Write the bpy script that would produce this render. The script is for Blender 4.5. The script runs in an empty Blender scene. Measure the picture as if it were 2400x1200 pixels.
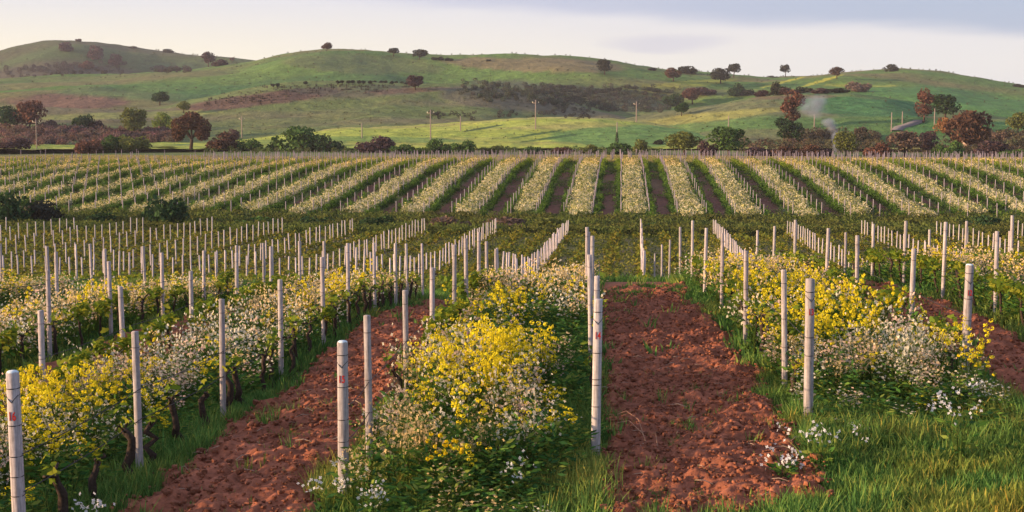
import bpy, math
import numpy as np
from mathutils import Vector

sc = bpy.context.scene
rng = np.random.default_rng(7)
EZ = 8.2                                    # height of the eye above the valley floor

# ------------------------------------------------------------ camera
FPX = 3000.0
YAW = math.atan(200 / FPX); PIT = math.atan(270 / FPX)
cd = bpy.data.cameras.new("camera")
cd.sensor_width = 36; cd.lens = 45; cd.clip_start = 0.1; cd.clip_end = 20000
cam = bpy.data.objects.new("camera", cd)
cam.location = (0, 0, EZ)
cam.rotation_euler = (math.pi / 2 - PIT, 0, YAW)
sc.collection.objects.link(cam); sc.camera = cam

FW = np.array([-math.sin(YAW) * math.cos(PIT), math.cos(YAW) * math.cos(PIT), -math.sin(PIT)])
RT = np.array([math.cos(YAW), math.sin(YAW), 0.0]); UP = np.cross(RT, FW)
def proj(P):
    q = np.asarray(P, float) - np.array([0, 0, EZ])
    w = q @ FW
    w = np.where(w < 1e-3, 1e-3, w)
    return 1200 + FPX * (q @ RT) / w, 600 - FPX * (q @ UP) / w, w
def ray(px, py):
    d = FW * FPX + RT * (px - 1200) + UP * (600 - py)
    return d / d[1]

# ------------------------------------------------------------ light
SUN_EL = math.radians(10.0)
SUN_AZ = math.radians(-105.0)                # from +Y towards +X; negative = from the left
sdir = Vector((math.sin(SUN_AZ) * math.cos(SUN_EL), math.cos(SUN_AZ) * math.cos(SUN_EL), math.sin(SUN_EL)))
sl = bpy.data.lights.new("sun", 'SUN'); sl.energy = 5.0; sl.angle = math.radians(0.6); sl.color = (1.0, 0.67, 0.38)
so = bpy.data.objects.new("sun", sl); so.rotation_euler = sdir.to_track_quat('Z', 'Y').to_euler()
so.location = (-30, 0, 30); sc.collection.objects.link(so)

w = bpy.data.worlds.new("World"); sc.world = w; w.use_nodes = True
nt = w.node_tree; nt.nodes.clear()
N = nt.nodes.new; L = nt.links.new
def wm(op, a, b=None, c=None):
    n = N("ShaderNodeMath"); n.operation = op
    for i, v in enumerate((a, b, c)):
        if v is None: continue
        if isinstance(v, (int, float)): n.inputs[i].default_value = v
        else: L(v, n.inputs[i])
    return n.outputs[0]
def wss(x, a, b):
    n = N("ShaderNodeMapRange"); n.interpolation_type = 'SMOOTHSTEP'
    L(x, n.inputs[0]); n.inputs[1].default_value = a; n.inputs[2].default_value = b
    return n.outputs[0]
def wmix(f, a, b):
    n = N("ShaderNodeMix"); n.data_type = 'RGBA'
    if isinstance(f, (int, float)): n.inputs[0].default_value = f
    else: L(f, n.inputs[0])
    for i, v in ((6, a), (7, b)):
        if isinstance(v, tuple): n.inputs[i].default_value = (*v, 1)
        else: L(v, n.inputs[i])
    return n.outputs[2]
tc = N("ShaderNodeTexCoord"); sx = N("ShaderNodeSeparateXYZ"); L(tc.outputs["Generated"], sx.inputs[0])
az = wm('ARCTAN2', sx.outputs[0], sx.outputs[1])          # radians, + to the right
el = wm('ARCSINE', sx.outputs[2])
sky = N("ShaderNodeTexSky"); sky.sky_type = 'NISHITA'; sky.sun_disc = False
sky.sun_elevation = SUN_EL; sky.sun_rotation = SUN_AZ
# thin cloud veil: streaks stretched along the horizon
cv = N("ShaderNodeCombineXYZ"); L(az, cv.inputs[0]); L(wm('MULTIPLY', el, 6.0), cv.inputs[1])
n1 = N("ShaderNodeTexNoise"); n1.inputs["Scale"].default_value = 7; n1.inputs["Detail"].default_value = 5; L(cv.outputs[0], n1.inputs["Vector"])
n2 = N("ShaderNodeTexNoise"); n2.inputs["Scale"].default_value = 3.1; n2.inputs["Detail"].default_value = 3; L(cv.outputs[0], n2.inputs["Vector"])
nz = wm('SUBTRACT', n1.outputs[0], 0.5)
horiz = wmix(wss(az, -0.5, 0.35), (0.93, 0.85, 0.66), (0.70, 0.69, 0.70))
low = wmix(wss(el, 0.045, 0.13), horiz, (0.62, 0.63, 0.73))
# stratus bank: lower edge drops to the right
edge = wm('ADD', wm('MULTIPLY_ADD', az, -0.062, 0.0935), wm('MULTIPLY', nz, 0.022))
bank = wss(wm('SUBTRACT', el, edge), -0.004, 0.012)
bcol = wmix(wss(az, -0.25, 0.3), (0.48, 0.50, 0.65), (0.33, 0.41, 0.57))
c1 = wmix(wm('MULTIPLY', bank, wss(az, -0.40, -0.02)), low, bcol)
# one lens-shaped cloud
dx = wm('DIVIDE', wm('SUBTRACT', az, 0.051), 0.045); dy = wm('DIVIDE', wm('SUBTRACT', wm('ADD', el, wm('MULTIPLY', nz, 0.022)), 0.0745), 0.0055)
rr = wm('ADD', wm('MULTIPLY', dx, dx), wm('MULTIPLY', dy, dy))
lens_ = wm('SUBTRACT', 1.0, wss(rr, 0.0, 1.9))
c2 = wmix(wm('MULTIPLY', lens_, 0.6), c1, (0.50, 0.50, 0.62))
c3 = wmix(wm('MULTIPLY', wss(n2.outputs[0], 0.45, 0.7), 0.25), c2, (0.58, 0.59, 0.68))
up = wmix(wss(el, 0.2, 1.0), c3, (0.30, 0.34, 0.50))
bgc = N("ShaderNodeBackground"); L(up, bgc.inputs[0]); bgc.inputs[1].default_value = 0.76
bgs = N("ShaderNodeBackground"); L(sky.outputs[0], bgs.inputs[0]); bgs.inputs[1].default_value = 0.10
mx = N("ShaderNodeMixShader"); mx.inputs[0].default_value = 0.88
L(bgs.outputs[0], mx.inputs[1]); L(bgc.outputs[0], mx.inputs[2])
wo = N("ShaderNodeOutputWorld"); L(mx.outputs[0], wo.inputs[0])

sc.view_settings.view_transform = 'Standard'; sc.view_settings.look = 'None'
sc.view_settings.exposure = 0.82; sc.view_settings.gamma = 1.0
sc.cycles.max_bounces = 5; sc.cycles.diffuse_bounces = 3; sc.cycles.transparent_max_bounces = 6
sc.cycles.volume_bounces = 0

# ------------------------------------------------------------ helpers
def vnoise(x, y, seed=0):
    x = np.asarray(x, float); y = np.asarray(y, float)
    xi = np.floor(x).astype(np.int64); yi = np.floor(y).astype(np.int64)
    fx = x - xi; fy = y - yi; fx = fx * fx * (3 - 2 * fx); fy = fy * fy * (3 - 2 * fy)
    def h(a, b):
        n = (a * 374761393 + b * 668265263 + seed * 1442695041) & 0xffffffff
        n = ((n ^ (n >> 13)) * 1274126177) & 0xffffffff
        return ((n ^ (n >> 16)) & 0xffff) / 65535.0
    a = h(xi, yi) * (1 - fx) + h(xi + 1, yi) * fx
    b = h(xi, yi + 1) * (1 - fx) + h(xi + 1, yi + 1) * fx
    return a * (1 - fy) + b * fy
def fbm(x, y, seed=0, o=4):
    s = 0; a = 0.5; t = 0
    for i in range(o):
        s = s + a * vnoise(x * 2 ** i + 17.3 * i, y * 2 ** i - 9.1 * i, seed + i); t += a; a *= 0.5
    return s / t
def sstep(x, a, b):
    t = np.clip((np.asarray(x, float) - a) / (b - a), 0, 1); return t * t * (3 - 2 * t)

def mat(name): 
    m = bpy.data.materials.new(name); m.use_nodes = True
    m.node_tree.nodes.clear(); return m
def leafmat(name, trans=0.35, objcol=False, rough=0.7, gain=1.0):
    m = mat(name); t = m.node_tree; n = t.nodes.new; l = t.links.new
    at = n("ShaderNodeAttribute"); at.attribute_name = "col"
    c = at.outputs["Color"]
    if objcol:
        oi = n("ShaderNodeObjectInfo"); mm = n("ShaderNodeMix"); mm.data_type = 'RGBA'; mm.blend_type = 'MULTIPLY'; mm.inputs[0].default_value = 1
        l(c, mm.inputs[6]); l(oi.outputs["Color"], mm.inputs[7]); c = mm.outputs[2]
    d = n("ShaderNodeBsdfDiffuse"); tr = n("ShaderNodeBsdfTranslucent"); mx = n("ShaderNodeMixShader"); mx.inputs[0].default_value = trans
    l(c, d.inputs[0]); l(c, tr.inputs[0]); l(d.outputs[0], mx.inputs[1]); l(tr.outputs[0], mx.inputs[2])
    o = n("ShaderNodeOutputMaterial"); l(mx.outputs[0], o.inputs[0]); return m
def solidmat(name, attr=True, col=(.5, .5, .5), scale=8, bump=0.3, var=0.35, dist=0.03, rough=0.9, zdark=None, objcol=False):
    m = mat(name); t = m.node_tree; n = t.nodes.new; l = t.links.new
    b = n("ShaderNodeBsdfPrincipled"); b.inputs["Roughness"].default_value = rough
    b.inputs["Specular IOR Level"].default_value = 0.15
    g = n("ShaderNodeNewGeometry")
    no = n("ShaderNodeTexNoise"); no.inputs["Scale"].default_value = scale; no.inputs["Detail"].default_value = 8; no.inputs["Roughness"].default_value = 0.65
    l(g.outputs["Position"], no.inputs["Vector"])
    rm = n("ShaderNodeMapRange"); rm.inputs[1].default_value = 0.3; rm.inputs[2].default_value = 0.7
    rm.inputs[3].default_value = 1 - var; rm.inputs[4].default_value = 1 + var; l(no.outputs[0], rm.inputs[0])
    mm = n("ShaderNodeMix"); mm.data_type = 'RGBA'; mm.blend_type = 'MULTIPLY'; mm.inputs[0].default_value = 1
    if attr:
        at = n("ShaderNodeAttribute"); at.attribute_name = "col"; l(at.outputs["Color"], mm.inputs[6])
    else: mm.inputs[6].default_value = (*col, 1)
    l(rm.outputs[0], mm.inputs[7])
    c = mm.outputs[2]
    if objcol:
        oi = n("ShaderNodeObjectInfo"); m2 = n("ShaderNodeMix"); m2.data_type = 'RGBA'; m2.blend_type = 'MULTIPLY'; m2.inputs[0].default_value = 1
        l(c, m2.inputs[6]); l(oi.outputs["Color"], m2.inputs[7]); c = m2.outputs[2]
    l(c, b.inputs["Base Color"])
    if bump:
        bp = n("ShaderNodeBump"); bp.inputs["Strength"].default_value = bump; bp.inputs["Distance"].default_value = dist
        l(no.outputs[0], bp.inputs["Height"]); l(bp.outputs[0], b.inputs["Normal"])
    o = n("ShaderNodeOutputMaterial"); l(b.outputs[0], o.inputs[0]); return m

M_LEAF = leafmat("leaf", 0.35)
M_PETAL = leafmat("petal", 0.45)
M_CROWN = leafmat("crown_leaf", 0.25, objcol=True)
M_GROUND = solidmat("ground", scale=2.2, bump=0.7, var=0.35, dist=0.12)
M_HILL = solidmat("hill_grass", scale=0.22, bump=1.0, var=0.33, dist=2.0)
M_SOIL = solidmat("tilled_earth", scale=16, bump=0.6, var=0.35, dist=0.03)
M_WOOD = solidmat("bark", attr=False, col=(0.055, 0.038, 0.03), scale=30, bump=0.8, var=0.5, dist=0.01)
M_TRUNK = solidmat("tree_bark", attr=False, col=(0.07, 0.045, 0.035), scale=2, bump=0.4, var=0.3)
def streak(m, lo=.62):
    t = m.node_tree; b = [q for q in t.nodes if q.type == 'BSDF_PRINCIPLED'][0]; src = b.inputs["Base Color"].links[0].from_socket
    tc_ = t.nodes.new("ShaderNodeTexCoord"); mp = t.nodes.new("ShaderNodeMapping"); mp.inputs["Scale"].default_value = (45, 45, 3.5); t.links.new(tc_.outputs["Object"], mp.inputs[0])
    oi = t.nodes.new("ShaderNodeObjectInfo"); ad = t.nodes.new("ShaderNodeVectorMath"); ad.operation = 'ADD'; t.links.new(mp.outputs[0], ad.inputs[0]); t.links.new(oi.outputs["Location"], ad.inputs[1])
    no = t.nodes.new("ShaderNodeTexNoise"); no.inputs["Scale"].default_value = 1; no.inputs["Detail"].default_value = 6; t.links.new(ad.outputs[0], no.inputs["Vector"])
    mr = t.nodes.new("ShaderNodeMapRange"); mr.inputs[1].default_value = .35; mr.inputs[2].default_value = .55; mr.inputs[3].default_value = lo; mr.inputs[4].default_value = 1.06; t.links.new(no.outputs[0], mr.inputs[0])
    mm = t.nodes.new("ShaderNodeMix"); mm.data_type = 'RGBA'; mm.blend_type = 'MULTIPLY'; mm.inputs[0].default_value = 1; t.links.new(src, mm.inputs[6]); t.links.new(mr.outputs[0], mm.inputs[7]); t.links.new(mm.outputs[2], b.inputs["Base Color"])
M_CONC = solidmat("weathered_concrete", attr=False, col=(0.47, 0.425, 0.43), scale=22, bump=0.35, var=0.16, dist=0.004, objcol=True)
streak(M_CONC)
M_WIRE = solidmat("dark_wire", attr=False, col=(0.035, 0.03, 0.035), scale=30, bump=0, var=0.1, rough=0.5)
M_RED = solidmat("red_paint", attr=False, col=(0.45, 0.03, 0.03), scale=60, bump=0, var=0.5)
M_CAP = solidmat("pale_paint", attr=False, col=(0.70, 0.80, 0.86), scale=30, bump=0, var=0.12)
M_POLE = solidmat("pole_wood", attr=False, col=(0.30, 0.24, 0.21), scale=5, bump=0, var=0.15)
M_ROAD = solidmat("road_surface", attr=False, col=(0.20, 0.18, 0.18), scale=3, bump=0.2, var=0.15)
M_WALL = solidmat("house_plaster", attr=False, col=(0.50, 0.38, 0.33), scale=2, bump=0, var=0.08)
M_ROOF = solidmat("roof_tiles", attr=False, col=(0.24, 0.11, 0.07), scale=3, bump=0.3, var=0.2)
M_DARK = solidmat("dark_opening", attr=False, col=(0.03, 0.03, 0.035), scale=3, bump=0, var=0.1, rough=0.3)
M_AMBER = solidmat("amber_paint", attr=False, col=(0.85, 0.42, 0.1), scale=3, bump=0, var=0.05)
M_CREAM = solidmat("cream_paint", attr=False, col=(0.85, 0.8, 0.6), scale=3, bump=0, var=0.05)

def link(o, parent=None):
    sc.collection.objects.link(o)
    if parent is not None: o.parent = parent
    return o
def tag(o, label=None, cat=None, group=None, kind=None):
    if label: o["label"] = label
    if cat: o["category"] = cat
    if group: o["group"] = group
    if kind: o["kind"] = kind
    return o
def mesh_np(name, V, F, m, cols=None, smooth=False):
    V = np.ascontiguousarray(V, np.float32); F = np.ascontiguousarray(F, np.int32)
    me = bpy.data.meshes.new(name)
    me.vertices.add(len(V)); me.vertices.foreach_set("co", V.ravel())
    k = F.shape[1]
    me.loops.add(F.size); me.loops.foreach_set("vertex_index", F.ravel())
    me.polygons.add(len(F)); me.polygons.foreach_set("loop_start", np.arange(0, F.size, k, dtype=np.int32))
    me.polygons.foreach_set("loop_total", np.full(len(F), k, dtype=np.int32))
    if cols is not None:
        a = me.color_attributes.new("col", 'FLOAT_COLOR', 'POINT')
        c = np.ones((len(V), 4), np.float32); c[:, :3] = cols; a.data.foreach_set("color", c.ravel())
    me.update(calc_edges=True)
    if smooth: me.shade_smooth()
    me.materials.append(m); return me
def obj_np(name, V, F, m, cols=None, parent=None, smooth=False):
    return link(bpy.data.objects.new(name, mesh_np(name, V, F, m, cols, smooth)), parent)

class TB:
    """collects quads only"""
    def __init__(s): s.V = []; s.F = []; s.C = []; s.n = 0
    def quads(s, P, col):                     # P (k,4,3), col (k,3) or (3,)
        P = np.asarray(P, float); k = len(P)
        s.V.append(P.reshape(-1, 3)); s.F.append(np.arange(4 * k).reshape(k, 4) + s.n); s.n += 4 * k
        c = np.broadcast_to(np.asarray(col, float), (k, 3)) if np.ndim(col) == 1 else np.asarray(col)
        s.C.append(np.repeat(c, 4, axis=0))
    def tube(s, pts, rads, col, n=5, rot=0.0, square=None):
        pts = np.asarray(pts, float); rings = []
        for i, p in enumerate(pts):
            t = pts[min(i + 1, len(pts) - 1)] - pts[max(i - 1, 0)]; t = t / (np.linalg.norm(t) + 1e-9)
            a = np.cross(t, [0, 1, 0] if abs(t[1]) < .9 else [1, 0, 0]); a /= np.linalg.norm(a); b = np.cross(t, a)
            th = np.arange(n) * 2 * np.pi / n + rot
            rings.append(p + rads[i] * (np.cos(th)[:, None] * a + np.sin(th)[:, None] * b))
        R = np.array(rings); m = len(R)
        V = R.reshape(-1, 3); F = []
        for i in range(m - 1):
            for j in range(n):
                F.append([i * n + j, i * n + (j + 1) % n, (i + 1) * n + (j + 1) % n, (i + 1) * n + j])
        # cap with quads fan to a centre (degenerate-free for even n)
        V = np.vstack([V, pts[-1]]); c = m * n; o = (m - 1) * n
        for j in range(0, n - 1, 2): F.append([c, o + j, o + j + 1, o + (j + 2) % n])
        s.V.append(V); s.F.append(np.array(F) + s.n); s.n += len(V); s.C.append(np.broadcast_to(np.asarray(col, float), (len(V), 3)))
    def box(s, c, d, col):
        c = np.asarray(c, float); d = np.asarray(d, float) / 2
        P = np.array([[x, y, z] for x in (-1, 1) for y in (-1, 1) for z in (-1, 1)]) * d + c
        F = np.array([[0, 1, 3, 2], [4, 6, 7, 5], [0, 4, 5, 1], [2, 3, 7, 6], [0, 2, 6, 4], [1, 5, 7, 3]])
        s.V.append(P); s.F.append(F + s.n); s.n += 8; s.C.append(np.broadcast_to(np.asarray(col, float), (8, 3)))
    def get(s): return np.vstack(s.V), np.vstack(s.F), np.vstack(s.C)
    def obj(s, name, m, parent=None, smooth=False):
        V, F, C = s.get(); return obj_np(name, V, F, m, C, parent, smooth)
    def mesh(s, name, m, smooth=False):
        V, F, C = s.get(); return mesh_np(name, V, F, m, C, smooth)

def scatter(name, temps, P, scale, m, tint=None, zs=None, lean=0.0, label=None, cat=None, kind='stuff', tsel=None):
    """merge many copies of quad templates into one mesh"""
    n = len(P); P = np.asarray(P, float)
    ti = rng.integers(0, len(temps), n) if tsel is None else tsel
    rot = rng.uniform(0, 2 * np.pi, n); zs = np.ones(n) if zs is None else zs
    scale = np.broadcast_to(scale, n)
    tint = np.ones((n, 3)) if tint is None else tint
    lx = rng.normal(0, 1, n) * lean; ly = rng.normal(0, 1, n) * lean
    Vs = []; Fs = []; Cs = []; off = 0
    for k, (V, F, C) in enumerate(temps):
        ii = np.where(ti == k)[0]
        if not len(ii): continue
        c = np.cos(rot[ii])[:, None]; s = np.sin(rot[ii])[:, None]
        x = V[None, :, 0]; y = V[None, :, 1]; z = V[None, :, 2]
        S = scale[ii][:, None]; Z = z * S * zs[ii][:, None]
        out = np.empty((len(ii), len(V), 3), np.float32)
        out[..., 0] = (x * c - y * s) * S + lx[ii][:, None] * Z + P[ii, 0][:, None]
        out[..., 1] = (x * s + y * c) * S + ly[ii][:, None] * Z + P[ii, 1][:, None]
        out[..., 2] = Z + P[ii, 2][:, None]
        Vs.append(out.reshape(-1, 3))
        Fs.append((F[None] + (off + np.arange(len(ii)) * len(V))[:, None, None]).reshape(-1, 4).astype(np.int32))
        Cs.append((C[None] * tint[ii][:, None, :]).reshape(-1, 3).astype(np.float32)); off += len(ii) * len(V)
    o = obj_np(name, np.vstack(Vs), np.vstack(Fs), m, np.vstack(Cs))
    return tag(o, label, cat, kind=kind)

# ------------------------------------------------------------ terrain (heights measured from the eye)
PY = np.array([-80, -5, 0, 5, 9, 13, 16, 20, 25, 31, 35, 40, 46, 52, 59, 67, 75, 106, 120, 135, 150, 165, 180, 190, 200, 230, 262, 300, 340, 420, 520, 1000, 9000], float)
PZ = np.array([-1.0, -1.6, -1.7, -3.0, -4.0, -4.2, -4.1, -4.1, -4.1, -4.12, -4.35, -4.65, -5.2, -6.0, -6.95, -7.75, -8.0, -8.0, -8.6, -8.35, -7.15, -5.75, -4.6, -4.1, -3.8, -3.65, -3.55, -2.7, -1.5, -0.6, -1.0, -1.0, -1.0])
def prof(Y):
    s = 0
    for o_, w_ in ((-1.6, .2), (-.8, .25), (0, .1), (.8, .25), (1.6, .2)):
        k = np.clip(np.abs(Y) / 60, 0.6, 6); s = s + w_ * np.interp(Y + o_ * k, PY, PZ)
    return s
ROWP = {18: [(27.1, -4.81), (30.7, -4.96), (34.5, -5.08), (38.2, -5.34)],
 17: [(19.9, -4.72), (23.8, -4.78), (27.7, -4.88), (31.1, -4.77), (34.6, -4.9), (38.2, -5.03), (41.6, -5.3)],
 16: [(12.7, -4.38), (16.2, -4.48), (19.9, -4.51), (23.8, -4.62), (27.3, -4.51), (30.8, -4.49), (34.2, -4.75), (37.4, -5.02), (40.4, -5.27)],
 15: [(14.8, -4.36), (16.3, -4.25), (19.7, -4.32), (23.3, -4.33), (26.4, -4.15), (28.9, -4.21), (32.1, -4.3), (35.2, -4.77), (37.8, -5.28)],
 14: [(16.4, -4.03), (19.9, -4.1), (23.4, -4.08), (27.0, -4.0), (30.5, -4.05)],
 13: [(18.1, -3.93), (20.5, -4.04), (25.7, -4.19), (31.0, -4.21), (35.9, -4.42), (40.6, -4.51), (46.1, -5.08), (52.1, -6.0), (59.2, -6.77), (67.0, -7.87)],
 12: [(21.1, -4.0), (24.8, -4.05), (29.6, -4.15), (34.2, -4.3), (39.1, -4.38), (44.1, -4.9), (48.3, -5.34)],
 11: [(24.0, -4.0), (29.4, -4.03), (33.7, -4.09), (38.0, -4.33), (42.5, -4.71), (47.0, -5.31)],
 10: [(33.4, -4.1), (38.0, -4.16), (42.5, -4.6), (47.1, -5.2)]}
ctl = np.array([(3.0 * (14 - k), y, z) for k, l in ROWP.items() for y, z in l] + [(-2, 20, -4.3), (-1.5, 28, -4.1), (1.5, 30, -4.1), (1.5, 35, -4.4)])
cres = ctl[:, 2] - prof(ctl[:, 1]) 
def ground(X, Y):
    X = np.asarray(X, float); Y = np.asarray(Y, float); sh = np.broadcast(X, Y).shape
    X = np.broadcast_to(X, sh); Y = np.broadcast_to(Y, sh)
    z = prof(Y)
    near = sstep(Y, 80, 55) * sstep(Y, 4, 10)
    r = np.zeros(sh); ws = np.full(sh, 0.02)
    msk = (near > 0) & (np.abs(X) < 60)
    if msk.any():
        xm = X[msk]; ym = Y[msk]; rr = 0; ww = 0.0
        a = np.zeros(xm.shape); b = np.full(xm.shape, 0.004)
        bx = np.clip(xm, -13, 13)
        for cx, cy, cr in zip(ctl[:, 0], ctl[:, 1], cres):
            wgt = np.exp(-((bx - cx) ** 2 / 7.0 + (ym - cy) ** 2 / 14.0)); a += wgt * cr; b += wgt
        r[msk] = a / b
    z = z + r * near
    far = sstep(Y, 100, 140)
    z = z + far * (fbm(X / 60, Y / 60, 5, 2) - 0.5) * 0.8 * sstep(Y, 900, 300)
    z = z + (fbm(X / 2.2, Y / 2.2, 11, 3) - 0.5) * 0.10 * sstep(Y, 1200, 300)
    return z + EZ

TANF = 55 / FPX                              # the far rows run a little to the right of the near ones
def frow(k, Y): return 3.0 * k + TANF * np.asarray(Y)
def soil_near(X, Y):                          # tilled lanes of the near block
    lane = np.zeros(np.shape(X))
    wob = (fbm(Y / 1.5, X * 0 + 3, 21, 2) - 0.5) * 0.5 + (fbm(X / .35, Y / .35, 23, 2) - .5) * .45
    for a, b, yf in ((-12, -9, 18), (-6, -3, 9), (0, 3, 12.7), (6, 9, 19.8), (12, 15, 26), (-18, -15, 20)):
        l = sstep(X + wob * (.5 if a == 0 else 1), a + (0.0 if a == 0 else 0.2), a + (0.22 if a == 0 else 0.55)) * sstep(X + wob, b - 0.2, b - 0.5)
        fr = yf + (0.5 * (X - a) if a == 0 else 0) + (fbm(X / 0.7, Y / 0.7, 31, 2) - .5) * 1.6
        lane = np.maximum(lane, l * sstep(Y, fr - 0.3, fr + 0.3) * sstep(Y, 52, 44))
    return lane

# ------------------------------------------------------------ ground sheet
def geo(a, b, step, g):
    o = [a]
    while o[-1] < b: step *= g; o.append(o[-1] + step)
    return o
xs = np.array(sorted(set([-v for v in geo(105, 4500, 0.8, 1.16)] + list(np.arange(-104.6, 80, 0.4)) + geo(80, 4500, 0.8, 1.16))))
ys = np.array([-80, -50, -30, -20, -12, -8] + list(np.arange(-5, 60, 0.5)) + list(np.arange(60, 270, 0.8)) + geo(270, 9000, 1.0, 1.07))
GX, GY = np.meshgrid(xs, ys)
GZ = ground(GX, GY)
gcol = np.zeros(GX.shape + (3,))
n1_ = fbm(GX / 3, GY / 3, 41, 4)[..., None]; n2_ = fbm(GX / 14, GY / 14, 43, 3)[..., None]
G1 = np.array([0.05, 0.12, 0.03]); G2 = np.array([0.11, 0.15, 0.04]); SOIL = np.array([0.30, 0.112, 0.062]); DRY = np.array([0.16, 0.13, 0.06])
gcol = G1 + (G2 - G1) * np.clip(n1_ * 1.4 - .2, 0, 1)
s_ = soil_near(GX, GY)[..., None]; gcol = gcol * (1 - s_) + SOIL * s_
mid = (sstep(GY, 52, 60) * sstep(GY, 118, 110))[..., None]       # valley block: green weeds over brown earth
mc = np.array([0.14, 0.17, 0.055]) * (1 - n1_) + np.array([0.19, 0.14, 0.08]) * n1_
gcol = gcol * (1 - mid) + mc * mid
kf = (GX - TANF * GY) / 3.0; lane = np.mod(kf, 2.0)
farm = (sstep(GY, 131, 135) * sstep(GY, 262, 250))[..., None]
soilf = (sstep(lane, 1.12, 1.22) * sstep(lane, 1.92, 1.82) * sstep(GY, 196, 182 ))[..., None] * np.clip(0.55 + n2_ * 0.9, 0, 1)
fc = np.array([0.14, 0.17, 0.05]) * (1 - soilf) + np.array([0.17, 0.075, 0.05]) * soilf
gcol = gcol * (1 - farm) + fc * farm
bey = sstep(GY, 255, 265)[..., None]
bc = np.array([0.11, 0.18, 0.045]) * (1 - n2_) + np.array([0.25, 0.22, 0.08]) * n2_
gcol = gcol * (1 - bey) + bc * bey
gp = sstep(GY, 106, 112)[..., None] * sstep(GY, 136, 131)[..., None]
gcol = gcol * (1 - gp) + np.array([0.10, 0.11, 0.045]) * gp
nx_, ny_ = len(xs), len(ys)
idx = np.arange(nx_ * ny_).reshape(ny_, nx_)
F = np.stack([idx[:-1, :-1], idx[:-1, 1:], idx[1:, 1:], idx[1:, :-1]], -1).reshape(-1, 4)
GV = np.stack([GX, GY, GZ], -1).reshape(-1, 3)
g = obj_np("ground", GV, F, M_GROUND, gcol.reshape(-1, 3), smooth=True); g["kind"] = "structure"

# ------------------------------------------------------------ hills: each a solid swell of land with a front, a crest and a back
SURF = [GV[(GV[:, 1] > 205) & (GV[:, 1] < 520)]]
def hill(crest, D, base, zb, rgb, seed, patches=(), gain=1.6, Dvar=0.0, steps=70, und=1.0, back=0.35, dvx=None):
    px = np.arange(-500, 2901, 5.0)
    cx = np.array([c[0] for c in crest], float); cy = np.array([c[1] for c in crest], float)
    py = np.interp(px, cx, cy)
    for _ in range(4): py = np.convolve(np.pad(py, 3, mode='edge'), np.array([1, 2, 3, 4, 3, 2, 1]) / 16, 'valid')
    az_ = np.arctan((px - 1200) / FPX) - YAW
    # elevation of the crest as an angle above the eye level
    elv = np.array([ray(a, b)[2] / math.hypot(ray(a, b)[0], 1) for a, b in zip(px, py)])
    DD = D * (1 + Dvar * (fbm(px / 500, px * 0, seed + 3, 2) - 0.5))
    zc = elv * DD
    t = np.concatenate([np.linspace(0, 1, steps), 1 + np.linspace(0.03, back, 10)])
    T, A = np.meshgrid(t, az_, indexing='ij'); 
    DDm = np.broadcast_to(DD, T.shape); ZC = np.broadcast_to(zc, T.shape)
    base_ = base
    R = base_ + (DDm - base_) * T
    sf = np.where(T <= 1, 1 - (1 - np.clip(T, 0, 1)) ** 1.55, 1 - ((T - 1) / back) ** 2 * 1.0)
    Z = zb + (ZC - zb) * sf
    X = R * np.sin(A); Y = R * np.cos(A)
    env = np.clip(T, 0, 1) * np.clip(1 - T, 0, 1) * 4
    Z = Z + env * und * (fbm(X / (D * .11), Y / (D * .11), seed, 3) - 0.5) * D * 0.022
    Z = Z + (fbm(X / (D * .012), Y / (D * .012), seed + 9, 3) - 0.5) * D * 0.0016
    V = np.stack([X, Y, Z + EZ], -1)
    nr, nc = T.shape
    a, b, c_ = (np.array(v) for v in rgb)
    m1 = fbm(X / (D * .05), R / (D * .03), seed + 20, 4)[..., None]; m2 = fbm(X / (D * .16), R / (D * .05), seed + 30, 3)[..., None]
    col = a * (1 - m1) + b * m1
    k = np.clip((m2 - 0.46) * 4.5, 0, .9); col = col * (1 - k) + c_ * k
    P = V.reshape(-1, 3); ppx, ppy, _ = proj(P); ppx = ppx.reshape(nr, nc); ppy = ppy.reshape(nr, nc)
    nn = (fbm(X / (D * .02), Y / (D * .02), seed + 50, 3) - .5) * 0.9
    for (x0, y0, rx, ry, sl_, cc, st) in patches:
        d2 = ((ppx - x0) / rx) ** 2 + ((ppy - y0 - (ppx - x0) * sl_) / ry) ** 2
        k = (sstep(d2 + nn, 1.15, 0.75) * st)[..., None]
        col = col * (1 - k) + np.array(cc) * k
    col = col * np.array([0.93, 1.06, 0.95]) * gain * (0.76 + 0.48 * fbm(X / (D * .010), R / (D * .004), seed + 60, 3)[..., None])
    idx = np.arange(nr * nc).reshape(nr, nc)
    F = np.stack([idx[:-1, :-1], idx[:-1, 1:], idx[1:, 1:], idx[1:, :-1]], -1).reshape(-1, 4)
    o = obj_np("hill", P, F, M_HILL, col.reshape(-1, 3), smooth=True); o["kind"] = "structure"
    SURF.append(P[(T.reshape(-1) <= 1.0)])
    return o
BRN = (0.15, 0.085, 0.065); PUR = (0.10, 0.068, 0.06); YEL = (0.34, 0.29, 0.04); DGR = (0.03, 0.075, 0.035); RED = (0.125, 0.066, 0.055); GRN = (0.06, 0.13, 0.035)
# farthest hill, left
hill([(-500, 210), (-250, 165), (0, 127), (60, 112), (120, 99), (190, 96), (260, 103), (330, 112), (400, 123), (480, 133), (560, 143), (620, 150), (760, 175), (1000, 230), (1500, 320), (2900, 330)],
     1500, 1120, -3, ((0.05, 0.08, 0.03), (0.085, 0.10, 0.04), (0.085, 0.07, 0.045)), 3,
     [(120, 175, 190, 22, -0.03, (0.07, 0.055, 0.05), .6), (420, 160, 90, 14, 0, (0.055, 0.09, 0.04), .6)], gain=1.35)
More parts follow.
